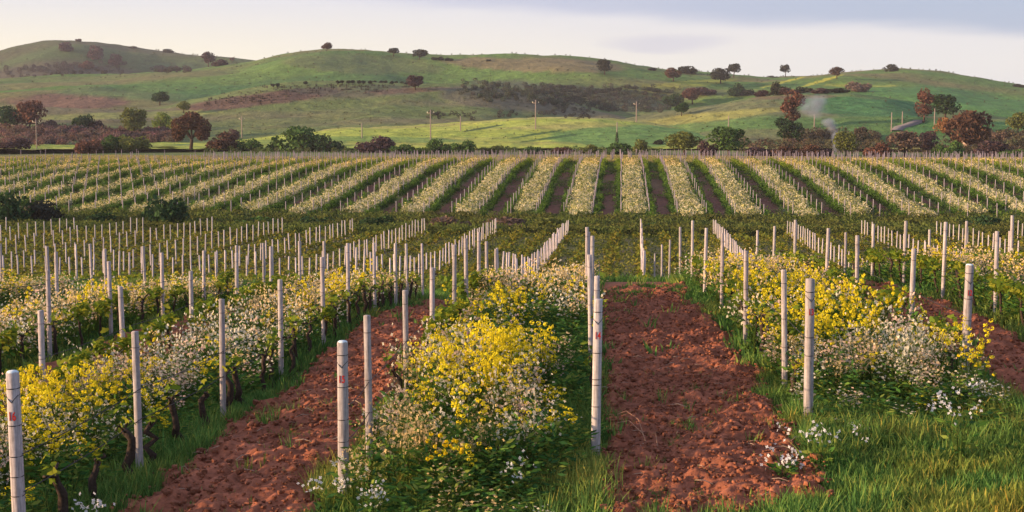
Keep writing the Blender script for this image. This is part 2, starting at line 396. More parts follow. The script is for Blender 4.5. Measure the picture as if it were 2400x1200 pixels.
# the long central hill
hill([(-500, 215), (-200, 203), (0, 193), (150, 181), (300, 175), (420, 169), (500, 158), (590, 146), (640, 133), (700, 121), (770, 114), (830, 117), (900, 124), (1000, 136), (1100, 142), (1200, 141), (1300, 142), (1400, 150), (1450, 155), (1520, 161), (1580, 167), (1650, 173), (1720, 179), (1800, 181), (1900, 178), (1960, 173), (2050, 167), (2130, 166), (2200, 174), (2300, 189), (2400, 203), (2600, 232), (2900, 270)],
     1000, 560, -3, ((0.048, 0.105, 0.028), (0.105, 0.145, 0.035), (0.125, 0.105, 0.05)), 13,
     [(160, 238, 150, 18, 0.0, RED, .95), (0, 236, 60, 6, 0, BRN, .6), (1250, 152, 220, 16, 0.03, (0.16, 0.10, 0.065), .75),
      (1330, 228, 230, 32, 0.10, (0.06, 0.062, 0.05), .85), (1600, 198, 110, 8, -0.08, YEL, .45), (1830, 194, 60, 3, -0.25, YEL, .8), (1925, 190, 55, 3, -0.3, YEL, .8), (1985, 200, 60, 3, 0.0, YEL, .5), (2060, 202, 45, 3, 0, YEL, .6),
      (2250, 240, 260, 30, 0.1, (0.04, 0.13, 0.04), .6), (700, 205, 300, 24, -0.08, (0.05, 0.10, 0.035), .6), (850, 150, 200, 22, 0.05, (0.10, 0.10, 0.045), .6), (400, 215, 250, 20, 0, (0.045, 0.11, 0.04), .5)])
# nearer mound: terraces, bare brown slope
hill([(-500, 330), (-200, 300), (0, 282), (100, 268), (250, 257), (380, 248), (450, 238), (520, 225), (600, 212), (660, 203), (740, 197), (850, 196), (960, 199), (1040, 197), (1100, 195), (1180, 201), (1260, 214), (1340, 232), (1420, 252), (1500, 272), (1600, 292), (1900, 320), (2900, 335)],
     600, 400, -2.5, ((0.075, 0.10, 0.035), (0.12, 0.13, 0.05), (0.13, 0.10, 0.065)), 23,
     [(620, 232, 200, 15, -0.13, (0.095, 0.052, 0.043), .95), (850, 212, 160, 13, 0.0, (0.075, 0.07, 0.055), .6), (960, 212, 110, 6, -0.05, RED, .7), (1190, 235, 170, 26, 0.12, (0.085, 0.07, 0.055), .8), (300, 270, 250, 8, -0.03, (0.19, 0.19, 0.06), .7)])
# right hand green mound
hill([(-500, 345), (1200, 340), (1350, 315), (1450, 293), (1550, 277), (1650, 262), (1720, 246), (1800, 232), (1900, 225), (1980, 223), (2060, 233), (2150, 251), (2250, 272), (2400, 292), (2600, 310), (2900, 325)],
     520, 345, -1.6, ((0.05, 0.11, 0.035), (0.10, 0.14, 0.045), (0.12, 0.11, 0.06)), 33,
     [(2020, 250, 190, 24, 0.06, (0.03, 0.11, 0.04), .8), (1650, 275, 200, 11, -0.10, (0.22, 0.19, 0.06), .8), (1800, 318, 200, 14, 0.0, (0.12, 0.10, 0.06), .6), (2240, 300, 160, 18, 0.0, (0.04, 0.12, 0.04), .6), (1850, 228, 120, 5, -.02, BRN, .6)])
# low bright meadow swell
hill([(-500, 345), (500, 338), (700, 312), (800, 300), (900, 297), (1000, 292), (1100, 285), (1200, 278), (1300, 275), (1400, 277), (1480, 284), (1560, 295), (1680, 312), (1850, 335), (2900, 345)],
     450, 315, -1.9, ((0.15, 0.17, 0.035), (0.24, 0.24, 0.045), (0.20, 0.17, 0.06)), 43,
     [(1480, 320, 200, 26, 0.0, (0.07, 0.13, 0.04), .85), (900, 327, 200, 7, 0.02, (0.08, 0.12, 0.035), .8), (700, 335, 120, 10, 0, (0.10, 0.13, 0.04), .7),
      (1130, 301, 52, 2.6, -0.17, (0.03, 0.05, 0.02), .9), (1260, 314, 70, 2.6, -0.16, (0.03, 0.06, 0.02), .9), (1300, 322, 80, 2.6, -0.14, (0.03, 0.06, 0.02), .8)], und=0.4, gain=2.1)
SP = np.vstack(SURF); SPX, SPY, SPW = proj(SP); _o = np.argsort(SPX); SP = SP[_o]; SPX = SPX[_o]; SPY = SPY[_o]; SPW = SPW[_o]
def at(px, py):
    for r in (4, 7, 12, 25):
        i0, i1 = np.searchsorted(SPX, (px - r, px + r)); c = i0 + np.where(np.abs(SPY[i0:i1] - py) < r * 0.6)[0]
        if len(c):
            dmin = SPW[c].min(); c = c[SPW[c] < dmin * 1.12]
            e = (SPX[c] - px) ** 2 + (SPY[c] - py) ** 2 * 4
            return SP[c[np.argmin(e)]].copy(), SPW[c[np.argmin(e)]]
    return None, None

# ------------------------------------------------------------ tilled soil lanes (real lumps) and clods
def soil_strip(a, b, y0, y1, res):
    X, Y = np.meshgrid(np.arange(a - 0.1, b + 0.1, res), np.arange(y0, y1, res))
    m = soil_near(X, Y)
    ridg = np.abs(fbm(X / 0.16, Y / 0.16, 61, 3) - 0.5) * 2
    lump = fbm(X / 0.30, Y / 0.42, 63, 4)
    fine = vnoise(X / 0.045, Y / 0.045, 67)
    Z = ground(X, Y) + m * (0.045 + (lump - 0.35) * 0.31 - ridg * 0.08 + fine * 0.05) - (1 - m) * 0.06
    c = fbm(X / 0.5, Y / 0.5, 71, 4)[..., None]
    col = SOIL * (0.65 + 0.75 * c) * (1 + (vnoise(X / 0.09, Y / 0.09, 73)[..., None] - .5) * 0.6) * np.array([1, 0.95, 0.95])
    ny, nx = X.shape; idx = np.arange(ny * nx).reshape(ny, nx)
    F = np.stack([idx[:-1, :-1], idx[:-1, 1:], idx[1:, 1:], idx[1:, :-1]], -1).reshape(-1, 4)
    o = obj_np("tilled_soil", np.stack([X, Y, Z], -1).reshape(-1, 3), F, M_SOIL, col.reshape(-1, 3)); o["kind"] = "structure"
soil_strip(-6, -3, 11, 42, 0.045); soil_strip(0, 3, 12.5, 40, 0.04); soil_strip(6, 9, 18.5, 44, 0.06); soil_strip(-12, -9, 18, 42, 0.09)

def clod_t():
    g = np.linspace(-1, 1, 3); P = []; Fq = []
    for ax in range(3):
        for sg in (-1, 1):
            o = len(P)
            for u in g:
                for v in g:
                    p = np.zeros(3); p[ax] = sg; p[(ax + 1) % 3] = u; p[(ax + 2) % 3] = v; P.append(p / np.linalg.norm(p) ** 0.8)
            for i in range(2):
                for j in range(2): Fq.append([o + i * 3 + j, o + (i + 1) * 3 + j, o + (i + 1) * 3 + j + 1, o + i * 3 + j + 1])
    P = np.array(P); k = rng.uniform(0, 100)
    rad = 0.45 + 1.0 * vnoise(P[:, 0] * 2.9 + k, P[:, 1] * 2.9 + P[:, 2] * 3.7 + k, 5)
    P = P * rad[:, None] * np.array([1, rng.uniform(.6, .9), rng.uniform(.5, .8)])
    return P, np.array(Fq), np.tile(SOIL * rng.uniform(0.8, 1.15), (len(P), 1))
CL = [clod_t() for _ in range(8)]
pts = []
for (a, b, y0, y1, dn) in ((-6, -3, 12, 24, 80), (-6, -3, 24, 42, 50), (0, 3, 13, 22, 110), (0, 3, 22, 38, 70), (6, 9, 19, 42, 50)):
    n = int((b - a) * (y1 - y0) * dn); x = rng.uniform(a, b, n); y = rng.uniform(y0, y1, n)
    k = soil_near(x, y) > rng.uniform(0.2, .9, n); pts.append(np.stack([x[k], y[k]], 1))
pts = np.vstack(pts); sz = 0.012 + 0.03 * rng.power(0.35, len(pts)) ; sz = 0.014 + rng.exponential(0.0105, len(pts)); sz = np.clip(sz, 0.01, 0.07)
z = ground(pts[:, 0], pts[:, 1]) + 0.09 + (fbm(pts[:, 0] / 0.30, pts[:, 1] / 0.42, 63, 4) - 0.35) * 0.26
scatter("soil_clods", CL, np.c_[pts, z], sz, M_SOIL, tint=rng.uniform(0.6, 1.15, (len(pts), 1)) * np.array([1, 1, 1]), label="loose lumps of red earth on the tilled lanes", cat="soil clods")

# ------------------------------------------------------------ plant templates
def leafquad(base, d, nrm, ln, wd):
    d = d / np.linalg.norm(d); s = np.cross(d, nrm); s /= (np.linalg.norm(s) + 1e-9)
    m = base + d * ln * 0.45
    return [base, m + s * wd / 2 + nrm * 0.0, base + d * ln, m - s * wd / 2]
def rnd3(n=1): v = rng.normal(0, 1, (n, 3)); return v / np.linalg.norm(v, axis=1)[:, None]
def grass_t(h=0.3, n=12, spread=0.10, wd=0.012, seedhead=False):
    t = TB(); Q = []; C = []
    for i in range(n):
        a = rng.uniform(0, 6.28); b = np.array([math.cos(a), math.sin(a), 0]) * rng.uniform(0, spread)
        hh = h * rng.uniform(0.5, 1.1); out = np.array([math.cos(a + rng.normal(0, .5)), math.sin(a + rng.normal(0, .5)), 0]) * hh * rng.uniform(0.1, 0.6)
        s = np.array([-math.sin(a), math.cos(a), 0]) * wd / 2
        m = b + out * 0.35 + np.array([0, 0, hh * 0.6]); e = b + out + np.array([0, 0, hh])
        Q.append([b - s, b + s, m + s, m - s]); Q.append([m - s, m + s, e + s * .2, e - s * .2])
        c = np.array([0.088, 0.185, 0.045]) * rng.uniform(0.7, 1.4); c = c * (1 if rng.random() > .15 else 1.0) + (np.array([.12, .09, .02]) if rng.random() < .12 else 0)
        C += [c, c]
    t.quads(np.array(Q), np.array(C)); return t.get()
GT = [grass_t(0.17, 14) for _ in range(6)]
GTL = [grass_t(0.27, 14, 0.14, 0.012) for _ in range(5)]
GFAR = [grass_t(0.30, 10, 0.22, 0.035) for _ in range(4)]

def stems(t, n, h, spread, up0=0.3):
    tips = []
    for i in range(n):
        a = rng.uniform(0, 6.28); r = spread * math.sqrt(rng.random())
        tip = np.array([math.cos(a) * r, math.sin(a) * r, h * rng.uniform(0.72, 1.05)])
        midp = tip * np.array([.35, .35, .55]) + rng.normal(0, .015, 3)
        t.tube([np.array([tip[0] * .1, tip[1] * .1, 0]), midp, tip], [0.005, 0.004, 0.002], (0.09, 0.14, 0.03), n=3)
        tips.append((midp, tip))
    return tips
GREENS = np.array([[0.07, 0.17, 0.035], [0.12, 0.22, 0.04], [0.20, 0.25, 0.05], [0.05, 0.13, 0.04]])
def flower_t(kind, lod=0, h=1.0):
    t = TB(); sp = 0.22
    ns = 7 if lod == 0 else 4
    tips = stems(t, ns, h, sp)
    Q = []; C = []
    nl = 34 if lod == 0 else 16
    for i in range(nl):                                    # leaves, denser low down
        z = h * rng.random() ** 1.2 * 0.8; a = rng.uniform(0, 6.28); r = sp * rng.uniform(0.2, 1.1)
        d = np.array([math.cos(a), math.sin(a), rng.uniform(-.2, .7)]); ln = (0.14 if lod == 0 else 0.20) * rng.uniform(.5, 1.2) * (1.2 - z / h * .7)
        Q.append(leafquad(np.array([math.cos(a) * r * .5, math.sin(a) * r * .5, z]), d, rnd3()[0], ln, ln * 0.35)); C.append(GREENS[rng.integers(4)] * rng.uniform(.8, 1.2))
    t.quads(np.array(Q), np.array(C))
    Q = []; C = []
    if kind == 'yellow':
        per = 2 if lod == 0 else 2
        for m_, tip in tips:
            for j in range(per):
                c0 = tip + rng.normal(0, 0.05, 3) * (j > 0) - np.array([0, 0, .10 * j]); R = 0.036
                n = 16 if lod == 0 else 9
                for v in rnd3(n):
                    p = c0 + v * R * np.array([1, 1, .75]); s = (0.022 if lod == 0 else 0.034)
                    u = np.cross(v, rnd3()[0]); u /= np.linalg.norm(u); w_ = np.cross(v, u)
                    Q.append([p - u * s * .6, p - w_ * s * .6, p + u * s * .6, p + w_ * s * .6])
                    C.append(np.array([0.90, 0.76, 0.04]) * rng.uniform(.8, 1.1))
    else:
        base = {'white': (0.90, 0.83, 0.66), 'cream': (0.88, 0.66, 0.34), 'pink': (0.86, 0.62, 0.50), 'purple': (0.48, 0.20, 0.42)}[kind]
        nf = int(rng.uniform(34, 76)) if lod == 0 else int(rng.uniform(14, 32))
        for i in range(nf):
            m_, tip = tips[rng.integers(len(tips))]
            k = rng.random() ** 0.8; p = (m_ * (1 - k) + tip * k) * np.array([1.25, 1.25, 1]) + rng.normal(0, 0.06, 3) * np.array([1, 1, .7])
            v = rnd3()[0]; v[2] = abs(v[2]); v[1] -= 0.3; v /= np.linalg.norm(v); u = np.cross(v, rnd3()[0]); u /= np.linalg.norm(u); w_ = np.cross(v, u)
            s = (0.021 if lod == 0 else 0.033) * rng.uniform(.7, 1.25); cc = np.array(base) * rng.uniform(.8, 1.08)
            if lod == 0:
                for q in range(4):
                    d = [u, w_, -u, -w_][q]; e = [w_, -u, -w_, u][q]
                    Q.append([p, p + d * s * .6 + e * s * .42 + v * .003, p + d * s * 1.15, p + d * s * .6 - e * s * .42 + v * .003]); C.append(cc)
            else:
                Q.append([p - u * s, p - w_ * s * .7, p + u * s, p + w_ * s * .7]); C.append(cc)
    t.quads(np.array(Q), np.array(C)); return t.get()
KN = ['white', 'cream', 'pink', 'yellow', 'purple']
FT0 = [flower_t(k, 0) for k in KN for _ in range(4)]; FT1 = [flower_t(k, 1) for k in KN for _ in range(3)]
def weed_t():
    t = TB(); tips = stems(t, 5, 0.7, 0.2); Q = []; C = []
    for i in range(55):
        z = 0.7 * rng.random(); a = rng.uniform(0, 6.28); r = .2 * rng.random()
        ln = 0.14 * rng.uniform(.5, 1.2); Q.append(leafquad(np.array([math.cos(a) * r, math.sin(a) * r, z]), np.array([math.cos(a), math.sin(a), rng.uniform(-.2, .9)]), rnd3()[0], ln, ln * .35)); C.append(GREENS[rng.integers(4)] * rng.uniform(.8, 1.3))
    t.quads(np.array(Q), np.array(C)); return t.get()
WT = [weed_t() for _ in range(5)]

# ------------------------------------------------------------ flower strips between the near rows
def g2(x, y, cx, cy, rx, ry): return np.exp(-(((x - cx) / rx) ** 2 + ((y - cy) / ry) ** 2))
STR = [(-21, -18, 20, 44), (-15, -12, 17, 44), (-9, -6, 9.5, 44), (-3, 0, 12.6, 46), (3, 6, 16.0, 50), (9, 12, 22, 50), (15, 18, 28, 50)]
FP = {0: [], 1: []}; FK = {0: [], 1: []}; FH = {0: [], 1: []}; WP = []; WH = []
for (a, b, y0, y1) in STR:
    for (ya, yb, lod, dn) in ((y0, 22.5, 0, 17), (max(22.5, y0), y1, 1, 15)):
        if yb <= ya: continue
        n = int((b - a - 0.3) * (yb - ya) * dn); x = rng.uniform(a + 0.0, b - 0.12, n); y = rng.uniform(ya, yb, n)
        front = sstep(y, y0 - 0.2, y0 + 3.2 + (1.5 if a == 3 else 0))
        patch = fbm(x / 1.3, y / 1.6, 91, 3)
        hgt = (0.40 + 0.65 * front) * (0.66 + 0.55 * patch) * rng.uniform(0.68, 1.2, n)
        dens = np.clip(0.10 + front * 1.1, 0, 1)
        if a == -3: dens *= 0.14 + 0.86 * sstep(y - 0.75 * (x + 2.8), 13.5, 15.3)
        if a == -3:                                     # the green side along row 14 and the dip between the two mounds
            gr = sstep(x, -0.95, -0.4) * sstep(y, 17.2, 18.8) * sstep(y, 28, 25)
            gr = np.maximum(gr, sstep(x, -2.0, -1.2) * g2(x, y, -1.2, 24.3, 1.6, 2.2) * 1.6)
            dens = dens * (1 - 0.93 * np.clip(gr, 0, 1)); hgt = hgt * (1 - 0.45 * np.clip(gr, 0, 1)); hgt *= 1 + 0.08 * g2(x, y, -1.8, 18, 1.5, 3)
        if a == -3: e_ = sstep(x, -0.75, -0.3) * sstep(y, 19, 18); dens *= 1 - .9 * e_; hgt *= 1 - .5 * e_; f_ = sstep(x, -2.2, -1.2) * sstep(y, 15.6, 14.4); dens *= 1 - .65 * f_; hgt *= 1 - .25 * f_
        if a == -9: dens *= 1 - 0.85 * sstep(x, -7.3, -6.5) * sstep(y, 26, 21); hgt *= 1 - .35 * sstep(x, -7.3, -6.5) * sstep(y, 26, 21)
        if a == 3: dens *= 1 - 0.5 * sstep(y, 38, 44); dens *= sstep(y, 17.5, 21.0) * 0.88 + 0.12; hgt *= 0.55 + .45 * sstep(y, 17, 20.5)
        if a == 9: dens *= sstep(x, 9.2, 10.2) ; hgt *= 1 + .1 * sstep(y, 30, 40)
        hgt = hgt * (1 - 0.25 * sstep(y, 38, 46))
        yl = 0.03 + 0.10 * sstep(fbm(x / 1.1, y / 1.4, 95, 2), 0.5, 0.62)
        if a == -3: yl += 0.85 * g2(x, y, -1.6, 20.0, 1.05, 2.3) + 0.7 * g2(x, y, -2.1, 27.0, .75, 2.2) + .25 * g2(x, y, -.7, 15.8, .4, .6) + .3 * g2(x, y, -.2, 17.2, .3, 1.)
        if a == -9: yl += 0.8 * g2(x, y, -7.6, 18.3, 1.2, 2.0) + 0.5 * g2(x, y, -7, 14.5, .8, 1.5) + .25 * g2(x, y, -6.8, 34, 1.5, 5)
        if a == 3: yl += 0.9 * g2(x, y, 4.2, 31.0, 1.1, 6) + 0.6 * g2(x, y, 4.9, 25, 1.0, 2.2) + 0.65 * g2(x, y, 3.7, 24.2, .6, 2.2) + .3 * g2(x, y, 5.6, 20.5, .5, 1.5)
        if a == 9: yl += 0.25 * g2(x, y, 10, 38, 1.3, 4)
        if a <= -15: yl += 0.08
        yl = yl * 1.0 * (0.38 + 1.15 * sstep(fbm(x / .4, y / .4, 99, 2), .40, .60)); u = rng.random(n)
        warm = sstep(y, 24, 30)
        cr = np.where(a == -3, 0.6 * sstep(y, 18.0, 15.8) * sstep(x, -0.9, -1.7) + 0.2, 0.2) + warm * 0.5
        pk = 0.10 + 0.25 * sstep(fbm(x / 1.6, y / 1.6, 97, 2), 0.5, 0.6) + (0.3 if a >= 9 else 0) + (.35 * g2(x, y, -7.3, 21, 1, 2) if a == -9 else 0)
        pu = 0.012 + (.2 * g2(x, y, -1.0, 17.0, .35, .7) if a == -3 else 0)
        kd = np.zeros(n, int)
        kd = np.where(u < yl, 3, np.where(rng.random(n) < cr, 1, np.where(rng.random(n) < pk, 2, np.where(rng.random(n) < pu, 4, 0))))
        dens = dens * np.clip(.35 + 1.3 * sstep(fbm(x / .8, y / .9, 101, 3), .30, .58), 0, 1); keep = (rng.random(n) < dens)
        z = ground(x, y) - 0.01
        FP[lod].append(np.c_[x, y, z][keep]); FK[lod].append(kd[keep]); FH[lod].append(np.where(kd == 3, hgt * 1.06, hgt)[keep])
        wk = ~keep; WP.append(np.c_[x, y, z][wk]); WH.append(hgt[wk])
for lod, T_, per, nm, lb in ((0, FT0, 4, "wildflowers", "dense white, pink and yellow wildflowers between the nearest rows"), (1, FT1, 3, "wildflowers", "cream and yellow wildflowers on the strips nearing the crest")):
    P = np.vstack(FP[lod]); K = np.concatenate(FK[lod]); H = np.concatenate(FH[lod])
    ts = K * per + rng.integers(0, per, len(P))
    tint = rng.uniform(0.85, 1.12, (len(P), 1)) * np.ones((1, 3))
    scatter(nm, T_, P, 1.0, M_PETAL, tint=tint, zs=H, lean=0.10, label=lb, cat="wildflowers", tsel=ts)
P = np.vstack(WP); H = np.concatenate(WH)
scatter("weeds", WT, P, 1.0, M_LEAF, zs=H * 1.0, lean=0.1, label="leafy green weeds among the flower strips", cat="weeds")

# ------------------------------------------------------------ grass
def grass(name, n, xr, yr, T_, sc_, dens_fn, label, tint_fn=None, zsr=(0.7, 1.3)):
    x = rng.uniform(*xr, n); y = rng.uniform(*yr, n); k = rng.random(n) < dens_fn(x, y); x = x[k]; y = y[k]
    s = sc_ * rng.uniform(.8, 1.2, len(x)); cl = fbm(x / .8, y / .8, 103, 3)
    tint = (0.85 + 0.85 * cl)[:, None] * np.ones((1, 3))
    yel = sstep(fbm(x / 2.2, y / 2.2, 107, 3), 0.52, 0.66)[:, None]
    tint = tint * (1 - yel) + tint * np.array([1.9, 1.25, 1.2]) * yel
    if tint_fn is not None: tint = tint * tint_fn(x, y)
    scatter(name, T_, np.c_[x, y, ground(x, y) - 0.01], s, M_LEAF, tint=tint, zs=rng.uniform(*zsr, len(x)), lean=0.12, label=label, cat="grass")
def d_near(x, y):
    inview = (np.abs(x) < 3 + y * 0.62)
    return (1 - 0.97 * soil_near(x, y)) * inview
def headtint(x, y):
    k = (np.maximum(sstep(x, 1.5, 4.5) * sstep(y, 16.8, 14.8), .25) * sstep(fbm(x / .6, y / .4, 109, 3), .36, .58))[:, None]
    return 1 + k * (np.array([2.1, 1.2, 1.0]) - 1)
grass("grass", 42000, (-12, 9), (12.2, 22), GT, 1.0, d_near, "short green grass on the headland and along the nearest rows", headtint)
grass("grass", 9000, (-12, 9), (12.2, 20), GTL, 1.0, lambda x, y: d_near(x, y) * sstep(fbm(x / 1.5, y / 1.5, 113, 2), 0.35, .6) * (1 - .8 * sstep(x, 2, 4) * sstep(y, 17, 16)), "taller green grass clumps near the row ends", headtint)
grass("grass", 26000, (-24, 22), (22, 52), GFAR, 0.9, lambda x, y: (1 - .97 * soil_near(x, y)) * (np.abs(x + y * .07) < 3 + y * 0.45), "green grass under the rows towards the crest")
# a few tufts on the tilled lane
x = np.r_[rng.uniform(0.2, 3.0, 700), rng.uniform(-5.8, -3, 150), rng.uniform(.1, 2.9, 260)]; y = np.r_[12.8 + rng.exponential(1.8, 700), 12.5 + rng.exponential(4, 150), rng.uniform(31, 38, 260)]; k = fbm(x / .5, y / .5, 117, 2) > .52; x = x[k]; y = y[k]
scatter("grass", GT, np.c_[x, y, ground(x, y) + .03], 0.6, M_LEAF, zs=rng.uniform(.4, .9, len(x)), lean=.2, label="scattered grass tufts sprouting on the tilled lane", cat="grass")

x = rng.uniform(-.1, 3.1, 900); y = rng.uniform(31.5, 39, 900) + (np.abs(x - 1.6) < 1) * .8; k = rng.random(900) < .55 * sstep(y + 3 * (fbm(x / .8, x * 0, 119, 2) - .5), 34.5, 37.5); x = x[k]; y = y[k]
scatter("grass", GFAR, np.c_[x, y, ground(x, y)], 1.0, M_LEAF, zs=rng.uniform(.3, .8, len(x)), lean=.2, label="ragged grass closing the far end of the tilled lane at the crest", cat="grass")

# ------------------------------------------------------------ concrete posts of the near block
def post_mesh(w_, h, name="post_body"):
    t = TB(); c = w_ * 0.20; r = w_ / 2
    oct_ = np.array([(-r, -r + c), (-r + c, -r), (r - c, -r), (r, -r + c), (r, r - c), (r - c, r), (-r + c, r), (-r, r - c)])
    zs_ = [-0.35, 0, h * .5, h - .012, h]; V = []
    for i, z in enumerate(zs_):
        k = (1.0, 1.0, .97, .94, .86)[i]
        for (x, y) in oct_: V.append((x * k, y * k, z))
    F = []
    for i in range(len(zs_) - 1):
        for j in range(8): F.append([i * 8 + j, i * 8 + (j + 1) % 8, (i + 1) * 8 + (j + 1) % 8, (i + 1) * 8 + j])
    o = (len(zs_) - 1) * 8
    F += [[o, o + 1, o + 2, o + 3], [o, o + 3, o + 4, o + 7], [o + 4, o + 5, o + 6, o + 7]]
    return mesh_np(name, np.array(V), np.array(F), M_CONC)
def ring_mesh(w_, sag=0.0, rad=0.0045):
    t = TB(); r = w_ / 2 + .003; c = w_ * .26
    P = [(-r, -r + c), (-r + c, -r), (r - c, -r), (r, -r + c), (r, r - c), (r - c, r), (-r + c, r), (-r, r - c), (-r, -r + c)]
    pts = [np.array([x, y, (-sag * (1 - abs(x) / r) if y < 0 else 0) + 0.01 * i / 8]) for i, (x, y) in enumerate(P)]
    if sag: pts = pts[:2] + [np.array([0, -r, -sag])] + pts[2:]
    t.tube(pts, [rad] * len(pts), (.1, .1, .1), n=4); return t.mesh("wire_tie", M_WIRE)
PM = post_mesh(0.086, 2.0); PE = post_mesh(0.12, 2.0)
RG = ring_mesh(0.086 * .96, rad=.0032); RE = ring_mesh(0.12 * .97, rad=.0045); RV = ring_mesh(0.12 * .97, sag=0.07, rad=.004)
capm = TB(); capm.tube([(0, 0, 0), (0, 0, .05), (0, 0, .10), (0, 0, .112)], [.059, .061, .059, .045], (1, 1, 1), n=8, rot=math.pi / 8)
CAPM = capm.mesh("painted_cap", M_CAP, smooth=False)
ORD = ["first", "second", "third", "fourth", "fifth", "sixth", "seventh", "eighth", "ninth", "tenth", "eleventh", "twelfth", "thirteenth", "fourteenth", "fifteenth", "sixteenth", "seventeenth", "eighteenth", "nineteenth", "twentieth"] 
def ordw(i):
    if i < 20: return ORD[i]
    tens = {2: "twenty", 3: "thirty", 4: "forty", 5: "fifty"}[(i + 1) // 10]; r = (i + 1) % 10
    return {20: "twentieth", 30: "thirtieth", 40: "fortieth", 50: "fiftieth"}[i + 1] if r == 0 else tens + "-" + ORD[r - 1]
def child(name, me, parent, loc=(0, 0, 0), rot=(0, 0, 0)):
    o = bpy.data.objects.new(name, me); link(o, parent); o.location = loc; o.rotation_euler = rot; return o
rowname = {12: "row of the post painted 12", 13: "row of the post painted 13", 14: "row of the post painted 14", 15: "row of the post painted 15", 16: "row of the post painted 16",
           11: "first row right of the post painted 12", 10: "second row right of the post painted 12", 9: "third row right of the post painted 12", 8: "fourth row right of the post painted 12",
           17: "first row left of the post painted 16", 18: "second row left of the post painted 16", 19: "third row left of the post painted 16", 20: "fourth row left of the post painted 16", 21: "fifth row left of the post painted 16"}
for k, ys0, ys1, st in ((19, 27.5, 45, 3.5), (20, 30, 45, 3.6), (21, 33, 46, 3.6), (9, 38.5, 52, 4.6), (8, 43, 53, 4.6)):
    ROWP[k] = [(y, None) for y in np.arange(ys0, ys1, st)]
ROWP[18] += [(41.8, None), (45.2, None)]; ROWP[16] += [(43.6, None)]; ROWP[14] += [(34.0, None), (37.5, None)]
for k in sorted(ROWP):
    X = 3.0 * (14 - k)
    for i, (y, zz) in enumerate(ROWP[k]):
        end = (k in (12, 13, 14, 15, 16) and i == 0)
        x = X + (rng.normal(0, 0.03) if not end else 0) - (0.012 * (y - 16) if k == 14 else 0)
        zb = float(ground(x, y)); hz = 1.0
        if zz is not None: hz = np.clip((zz + EZ + 2.0 - zb) / 2.0, 0.94, 1.08)
        root = bpy.data.objects.new("concrete_post", None); link(root); root.location = (x, y, zb); root.empty_display_size = .2
        root.rotation_euler = (rng.normal(0, .010), rng.normal(0, .011), rng.normal(0, .08)); root.scale = (1, 1, hz)
        if end: lab = "thick pale concrete end post painted with a red %d near its top" % k
        else: lab = "%s slender post from the camera, %s" % (ordw(i), rowname[k])
        tag(root, lab, "post", "concrete end posts with painted numbers" if end else "slender concrete posts of the near vineyard block")
        b = child("post_body", PE if end else PM, root); v = rng.uniform(0.78, 1.12); b.color = (v, v * rng.uniform(.97, 1.0), v, 1)
        if end:
            for h_ in {16: (1.83, 1.45, 1.13, .92, .72), 15: (1.84, 1.45, 1.05, .78), 14: (1.84, 1.33, 1.0, .93, .66), 13: (1.82, 1.2, .95), 12: (1.86, 1.45, 1.1, .95, .6)}[k]: child("wire_tie", RE, root, (0, 0, h_))
            child("wire_tie", RV, root, (0, 0, 1.76))
            if k in (16, 15, 12): child("painted_cap", CAPM, root, (0, 0, 1.90))
            tx = bpy.data.curves.new("number", 'FONT'); tx.body = str(k); tx.size = 0.125; tx.extrude = 0.002; tx.align_x = 'CENTER'; tx.offset = 0.0022
            tx.materials.append(M_RED); tmp = bpy.data.objects.new('number_text', tx); sc.collection.objects.link(tmp); dg = bpy.context.evaluated_depsgraph_get(); nme = bpy.data.meshes.new_from_object(tmp.evaluated_get(dg)); bpy.data.objects.remove(tmp); nme.materials.clear(); nme.materials.append(M_RED)
            to = child("number", nme, root, (0, -0.12 / 2 - .001, 1.51), (math.pi / 2, 0, 0)); to.scale = (.68, 1, 1)
        elif y < 34:
            for h_ in (1.78, 1.18 + rng.normal(0, .06), 0.75): child("wire_tie", RG, root, (0, 0, h_))

# trellis wires: each row one sagging run
for k in sorted(ROWP):
    X = 3.0 * (14 - k); L_ = [(y, float(ground(X, y))) for y, _ in ROWP[k]]
    if len(L_) < 2: continue
    t = TB()
    for h_ in (0.78, 1.18):
        P = []
        for (a, b) in zip(L_[:-1], L_[1:]):
            for u in np.linspace(0, 1, 5)[:-1]: P.append((X + 0.055, a[0] * (1 - u) + b[0] * u, a[1] * (1 - u) + b[1] * u + h_ - 0.12 * u * (1 - u)))
        P.append((X + .055, L_[-1][0], L_[-1][1] + h_)); t.tube(P, [0.0065] * len(P), (.2, .2, .2), n=4)
    o = t.obj("trellis_wire", M_WIRE); tag(o, "thin wires strung along the " + rowname[k], "wire", "trellis wires of the near vineyard block")

